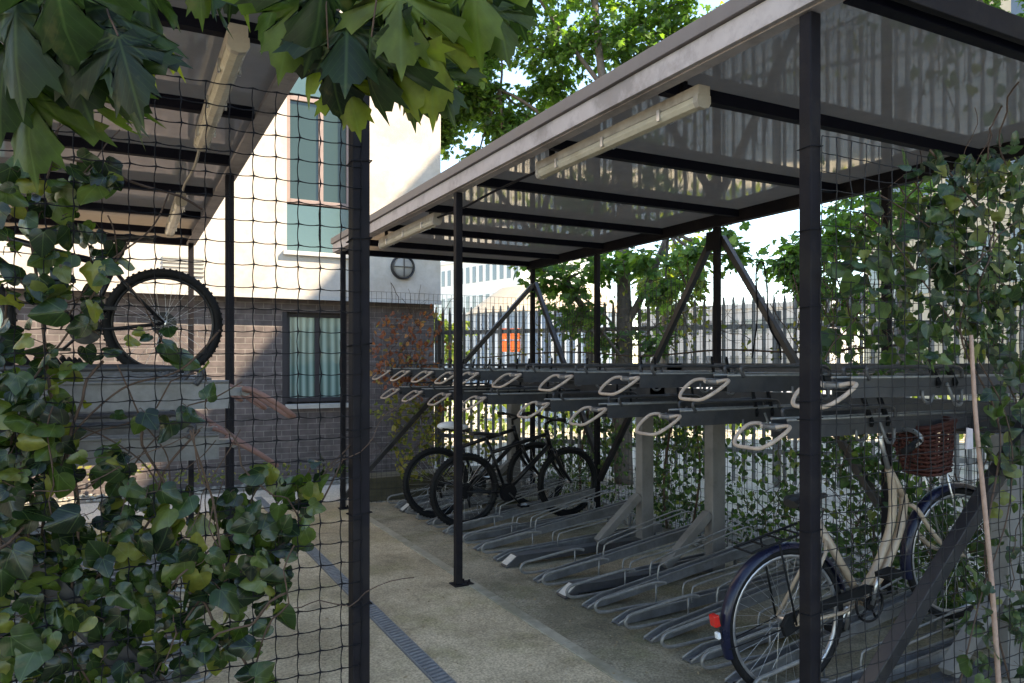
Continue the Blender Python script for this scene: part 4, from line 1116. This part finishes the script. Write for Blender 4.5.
# --- trees
def tree(name, label, base, trunk_pts, trunk_r, limbs, clumps, nleaf, m, lsize, T=MAPLE_S, seed=1, wood='bark'):
    random.seed(seed)
    e = empty(name, base); tag(e, label, 'tree'); B = Vector(base)
    q = MB(); tp = smooth([Vector(p)-B for p in trunk_pts], 6)
    q.tube(tp, [trunk_r*(1-.65*i/(len(tp)-1)) for i in range(len(tp))], 10); q.build('trunk', M[wood], e)
    q = MB()
    for (pts, r0) in limbs:
        lp_ = smooth([Vector(p)-B for p in pts], 5)
        q.tube(lp_, [r0*(1-.75*i/(len(lp_)-1)) for i in range(len(lp_))], 7)
    fo = Foliage()
    tot = sum(c[2] for c in clumps)
    ends = [Vector(l[0][-1])-B for l in limbs] + [Vector(l[0][len(l[0])//2])-B for l in limbs] + [tp[-1]]
    for (c, rad, wgt) in clumps:
        c = Vector(c)-B
        en = min(ends, key=lambda p: (p-c).length)
        mid = (en+c)/2 + rv(.12) + Vector((0,0,-.1))
        bp = smooth([en, mid, c], 5)
        q.tube(bp, [.028*(1-.7*i/(len(bp)-1)) for i in range(len(bp))], 5, caps=False)
        # sub sprays: short twigs with leaves held in layers
        nn = int(nleaf*wgt/tot); k = 0
        while k < nn:
            d = rv(1).normalized(); rr = Vector((rad[0]*d.x, rad[1]*d.y, rad[2]*d.z))*(random.random()**.45)
            sc = c + rr
            tw = Vector((d.x, d.y, d.z*.35 - .05)).normalized()
            L_ = random.uniform(.18,.38)
            q.tube([sc - tw*L_*.6, sc + tw*L_*.4], .0035, 3, caps=False)
            for j in range(random.randint(6, 11)):
                t = random.uniform(-.5,.5); pp = sc + tw*L_*t + rv(.05)
                tip = tw*.5 + Vector((random.gauss(0,.6), random.gauss(0,.6), -.45+random.gauss(0,.3)))
                nr = Vector((random.gauss(0,.45), random.gauss(0,.45), 1))
                fo.leaf(T, pp, tip, nr, lsize*random.uniform(.6,1.2), curl=random.uniform(.5,1.3)); k += 1
    q.build('branch', M[wood], e)
    fo.build('crown', m, e)
    return e
tb = P(624, 363, 9.6); tb.z = 0
cl = []
def C3(px, py, d, rx, rz, wgt): cl.append((P(px,py,d), (rx, rx, rz), wgt))
for (px,py,d,r1,r2,wg) in [(470,85,12.6,.55,.42,1.1),(520,130,12.6,.6,.28,1.2),(445,122,12.9,.42,.22,.7),(560,50,12.4,.8,.5,1.5),(625,45,12.2,.8,.5,1.5),(500,35,12.8,.7,.45,1.1),
                            (570,-15,12.4,1.1,.6,1.5),(665,10,12.2,.9,.5,1.5),(705,38,12.0,.6,.35,.9),(600,110,12.6,.6,.22,.9),(478,158,12.6,.3,.13,.35),(545,95,12.8,.5,.3,.8),(520,-50,12.6,1.1,.6,1.1),(650,-70,12.5,1.5,.9,1.3),
                            (418,108,13,.2,.16,.5),(430,125,12.9,.3,.2,.6),(455,75,12.8,.35,.25,.8),(440,140,12.8,.3,.15,.5),(475,60,12.8,.5,.35,.9),(505,120,12.7,.5,.3,.8),(455,105,12.9,.4,.25,.8),(500,160,12.6,.25,.1,.3),(455,40,13.2,.3,.4,.4),(560,-120,12.6,1.9,1.0,1.2),(740,-60,12,1.2,.7,.9),(650,85,12.8,.6,.35,.7),(490,105,12.8,.4,.3,.5)]:
    C3(px,py,d,r1,r2,wg)
for (px,py,d,r1,r2,wg) in [(560,285,9.6,.42,.20,.35),(580,312,9.4,.35,.16,.25),(540,262,9.7,.3,.13,.2),(600,265,9.5,.4,.14,.3),(640,262,9.4,.4,.13,.3),(665,290,9.3,.32,.16,.25),(690,255,9.2,.3,.12,.22),
                            (735,255,9.0,.18,.18,.18),(640,380,9.4,.25,.2,.12),(650,345,9.4,.3,.14,.14),(600,340,9.4,.25,.16,.12),(725,235,9.0,.2,.1,.1)]:
    C3(px,py,d,r1,r2,wg)
tree('maple_tree', 'broad green maple rising behind the right shelter roof', tuple(tb),
     [tb, P(622,400,9.6), P(624,300,9.7), P(618,180,10.6), P(600,60,11.8), P(590,-60,12.2)], .13,
     [([P(623,330,9.6),P(645,290,9.6),P(668,230,9.8),P(690,120,11),P(700,20,12)],.055), ([P(618,200,10.4),P(560,130,12),P(500,90,12.6),P(455,95,13)],.05),
      ([P(612,120,11),P(640,60,12),P(680,0,12.2)],.05), ([P(605,90,11.5),P(560,30,12.3),P(520,-30,12.6)],.045), ([P(624,340,9.6),P(600,310,9.5),P(570,290,9.6),P(545,270,9.7)],.02)],
     cl, 20000, M['tree'], .105, seed=51)
# second tree beyond the fence, right of the first, peeking past the post
cl2 = [(P(790,262,10.5),(.38,.38,.3),1),(P(812,285,10.5),(.3,.3,.25),.7),(P(835,240,10.5),(.45,.45,.35),1),(P(880,200,10.5),(.7,.7,.6),1.5),(P(900,120,11),(.9,.9,.6),1.6),(P(960,20,12),(1.5,1.5,.8),2.0),(P(1000,-20,12),(1.4,1.4,.8),1.2),(P(850,300,10.5),(.4,.4,.4),.8)]
tb2 = P(905, 363, 11); tb2.z = 0
tree('maple_tree', 'younger tree beyond the fence at the right', tuple(tb2), [tb2, P(903,300,11), P(905,180,11), P(920,60,11.4)], .09,
     [([P(904,270,11),P(860,250,10.8),P(810,270,10.5)],.03), ([P(905,180,11),P(950,80,11.6),P(980,0,12)],.04)], cl2, 3600, M['tree'], .12, seed=57)

# hedge and far trees beyond the fence
def far_tree(label, px, d, h, rx, rz, n, m, seed, ls=.35):
    b = P(px, 363, d); b.z = 0; top = b + Vector((0,0,h))
    cl_ = [(b+Vector((random.uniform(-rx,rx)*.6, random.uniform(-rx,rx)*.6, h-rz+random.uniform(-rz,rz)*.7)), (rx*.6,rx*.6,rz*.5), 1) for _ in range(7)]
    tree('tree', label, tuple(b), [b, b+Vector((0,0,h*.5)), b+Vector((0.1,0,h*.8))], .15, [([b+Vector((0,0,h*.4)), b+Vector((rx*.4,0,h*.6)), b+Vector((rx*.6,0,h*.75))],.06)], cl_, n, m, ls, T=SIMPLE, seed=seed)
random.seed(5)
far_tree('rounded sunlit tree beside the white office building', 450, 38, 3.9, 1.2, 1.2, 900, M['tree2'], 61, .3)
far_tree('yellow green tree behind the shelter post at centre', 665, 20, 5.2, 1.4, 1.3, 1500, M['tree2'], 62, .22)
pass
pass
def bank():
    random.seed(9); fo = Foliage()
    for i in range(900):
        px = random.uniform(430, 1000); d = random.uniform(14.5, 19)
        p = P(px, 363, d); p.z = random.random()**1.6*.9
        fo.leaf(SIMPLE, p, Vector((random.gauss(0,.5),random.gauss(0,.5),1)), rv(1), random.uniform(.1,.28))
    tag(fo.build('undergrowth', M['tree2']), 'sunlit rough undergrowth beyond the palisade fence', 'undergrowth', kind='stuff')
bank()

# --- near maple bough across the top left
random.seed(77)
e = empty('maple_tree', (-1.9, .2, 0)); tag(e, 'big leafed maple bough hanging across the top left, closest to the viewer', 'tree')
B = Vector((-1.9,.2,0))
q = MB(); q.tube([v-B for v in smooth([(-1.9,.2,0),(-1.92,.22,1.5),(-1.8,.25,3.0),(-1.7,.3,4.6)],5)], [.12,.118,.116,.114,.112,.11,.108,.105,.10,.098,.094,.09,.085,.08,.07,.06], 10); q.build('trunk', M['bark'], e)
fo = Foliage(); q = MB()
limb = smooth([(-1.8,.25,2.9),(-1.0,.6,2.75),P(0,-60,1.2),P(200,-75,1.15),P(360,-70,1.1),P(520,-60,1.15)],8)
q.tube([v-B for v in limb], [.03*(1-.8*i/(len(limb)-1)) for i in range(len(limb))], 8)
def mleaf(px, py, d, size, tipx=0, tipz=-1, face=None):
    """leaf whose centre shows at px,py"""
    c = P(px, py, d)
    tp = (RGT*(tipx+random.gauss(0,.08)) + UP*tipz + FWD*random.gauss(0,.25)).normalized()
    nr = (-FWD + UP*random.uniform(-.2,.6) + RGT*random.gauss(0,.45)) if face is None else face
    base = c - tp*size*.42
    fo.leaf(MAPLE, base, tp, nr, size, curl=random.uniform(.7,1.5))
    k = min(range(len(limb)), key=lambda i: (limb[i]-base).length)
    a = limb[k]; m_ = (a+base)/2 + rv(.012) + Vector((0,0,.01))
    q.tube([v-B for v in smooth([base, base - tp*.05 + UP*.02, m_, a],4)], .0014, 4, caps=False)
leaves = [(25,120,1.0,.125,-.1),(70,60,.95,.13,.1),(120,95,.98,.125,.35),(10,40,.92,.14,0),(110,30,.95,.12,.2),(60,10,.9,.13,0),(150,10,1.0,.09,.2),(40,85,1.05,.11,-.3),(95,75,1.05,.11,.1),(0,85,.97,.12,-.2),
          (125,60,.93,.10,.5),(90,110,1.08,.075,.1),(20,15,1.05,.12,.3),(135,35,1.08,.10,.3),(75,30,1.06,.11,-.4),
          (212,-8,1.05,.075,.1),(232,-12,1.1,.07,-.2),(200,-15,1.08,.07,.3),
          (290,30,1.0,.12,-.3),(345,45,.98,.13,.1),(330,85,1.02,.11,-.1),(375,40,1.0,.12,.1),(395,75,1.02,.11,.15),(430,60,1.0,.12,.25),(360,15,1.04,.11,0),(400,20,.96,.12,0),(310,55,1.05,.11,-.4),
          (320,10,.96,.12,-.1),(420,30,1.06,.11,.1),(440,85,1.05,.085,.2),(385,5,1.08,.10,.3),(350,100,1.04,.08,.05),(300,0,1.03,.10,-.3),(270,15,1.06,.09,-.6),(410,92,1.08,.08,-.1),(365,70,.99,.10,-.2),
          (475,5,1.0,.12,.0),(500,25,1.05,.085,.4),(455,-5,1.05,.10,-.3),(505,-10,1.1,.10,.2),(530,-20,1.1,.08,.3)]
for (px,py,d,s,tx) in leaves: mleaf(px, py, d, s, tx, -1)
for i in range(60):           # hidden upper leaves above the frame
    mleaf(random.uniform(-60,520), random.uniform(-140,-45), random.uniform(.95,1.3), random.uniform(.08,.12), random.gauss(0,.4), -.7)
q.build('branch', M['twig'], e)
fo.v = [(x-B.x, y-B.y, z-B.z) for x,y,z in fo.v]
fo.build('foliage', M['maple'], e)

# fallen leaves and litter
random.seed(88); fo = Foliage()
for i in range(900):
    if i % 3: x, y = random.uniform(2.3, 4.3), random.uniform(1.9, 8)
    else: x, y = random.uniform(.7, 2.3), random.uniform(1.5, 8.3)
    fo.leaf(SIMPLE, (x,y,.012), Vector((random.gauss(0,1),random.gauss(0,1),.05)), Vector((random.gauss(0,.25),random.gauss(0,.25),1)), random.uniform(.008,.028))
tag(fo.build('leaf_litter', mat('dry litter', (.26,.20,.12), .9, 0, .4, 30)), 'small dry leaf litter scattered on the concrete', 'leaf litter', kind='stuff')

# ------------------------------------------------------------------ small things
q = MB(); pts = [PY(1003,700,1.74),PY(993,600,1.74),PY(984,500,1.74),PY(976,420,1.74),PY(971,335,1.75)]
pts[0].z = .0
sp2 = smooth(pts,5); q.tube(sp2, [.0105-.003*i/len(sp2) for i in range(len(sp2))], 8); tag(q.build('garden_cane', M['cane']), 'pale pinkish cane standing against the wire mesh at the right', 'cane')
c = PY(969, 438, 1.735)
e = empty('plant_tag', c); tag(e, 'small grey tag tied to the pale cane', 'tag')
q = MB(); q.prism([(-.020,-.042),(.022,-.042),(.019,.035),(-.012,.040)], -.003, .003); q.build('card', M['paper'], e)
q = MB(); q.tube([(.0,.004,.035),(.012,.01,.05),(.022,.008,.03)], .0015, 4); q.build('string', M['net'], e)
# bent cable loop above the rear beam
q = MB()
pts = [PX(752,358,4.42),PX(757,320,4.42),PX(756,275,4.42),PX(759,263,4.42),PX(764,265,4.42),PX(767,290,4.42),PX(769,325,4.42),PX(779,345,4.42),PX(781,360,4.42)]
q.tube(smooth(pts,6), .006, 6); tag(q.build('cable_loop', M['frame']), 'tall dark bent cable loop rising above the rear of the rack', 'cable')
# overhead wires far away
q = MB()
for (a_, b_) in (((690,222),(905,262)),((640,215),(905,238))):
    A, Bq = P(a_[0],a_[1],30), P(b_[0],b_[1],30); q.tube([A,(A+Bq)/2-Vector((0,0,.12)),Bq], .012, 4)
tag(q.build('overhead_wires', M['frame']), 'thin overhead wires crossing the pale sky behind the shelter', 'wires')
e = empty('utility_pole', P(905,363,30)*1.0); e.location.z = 0; tag(e, 'slim utility pole carrying the overhead wires', 'pole')
q = MB(); q.tube([(0,0,0),(0,0,7.2)], [.11,.07], 8); q.build('shaft', M['bark'], e)
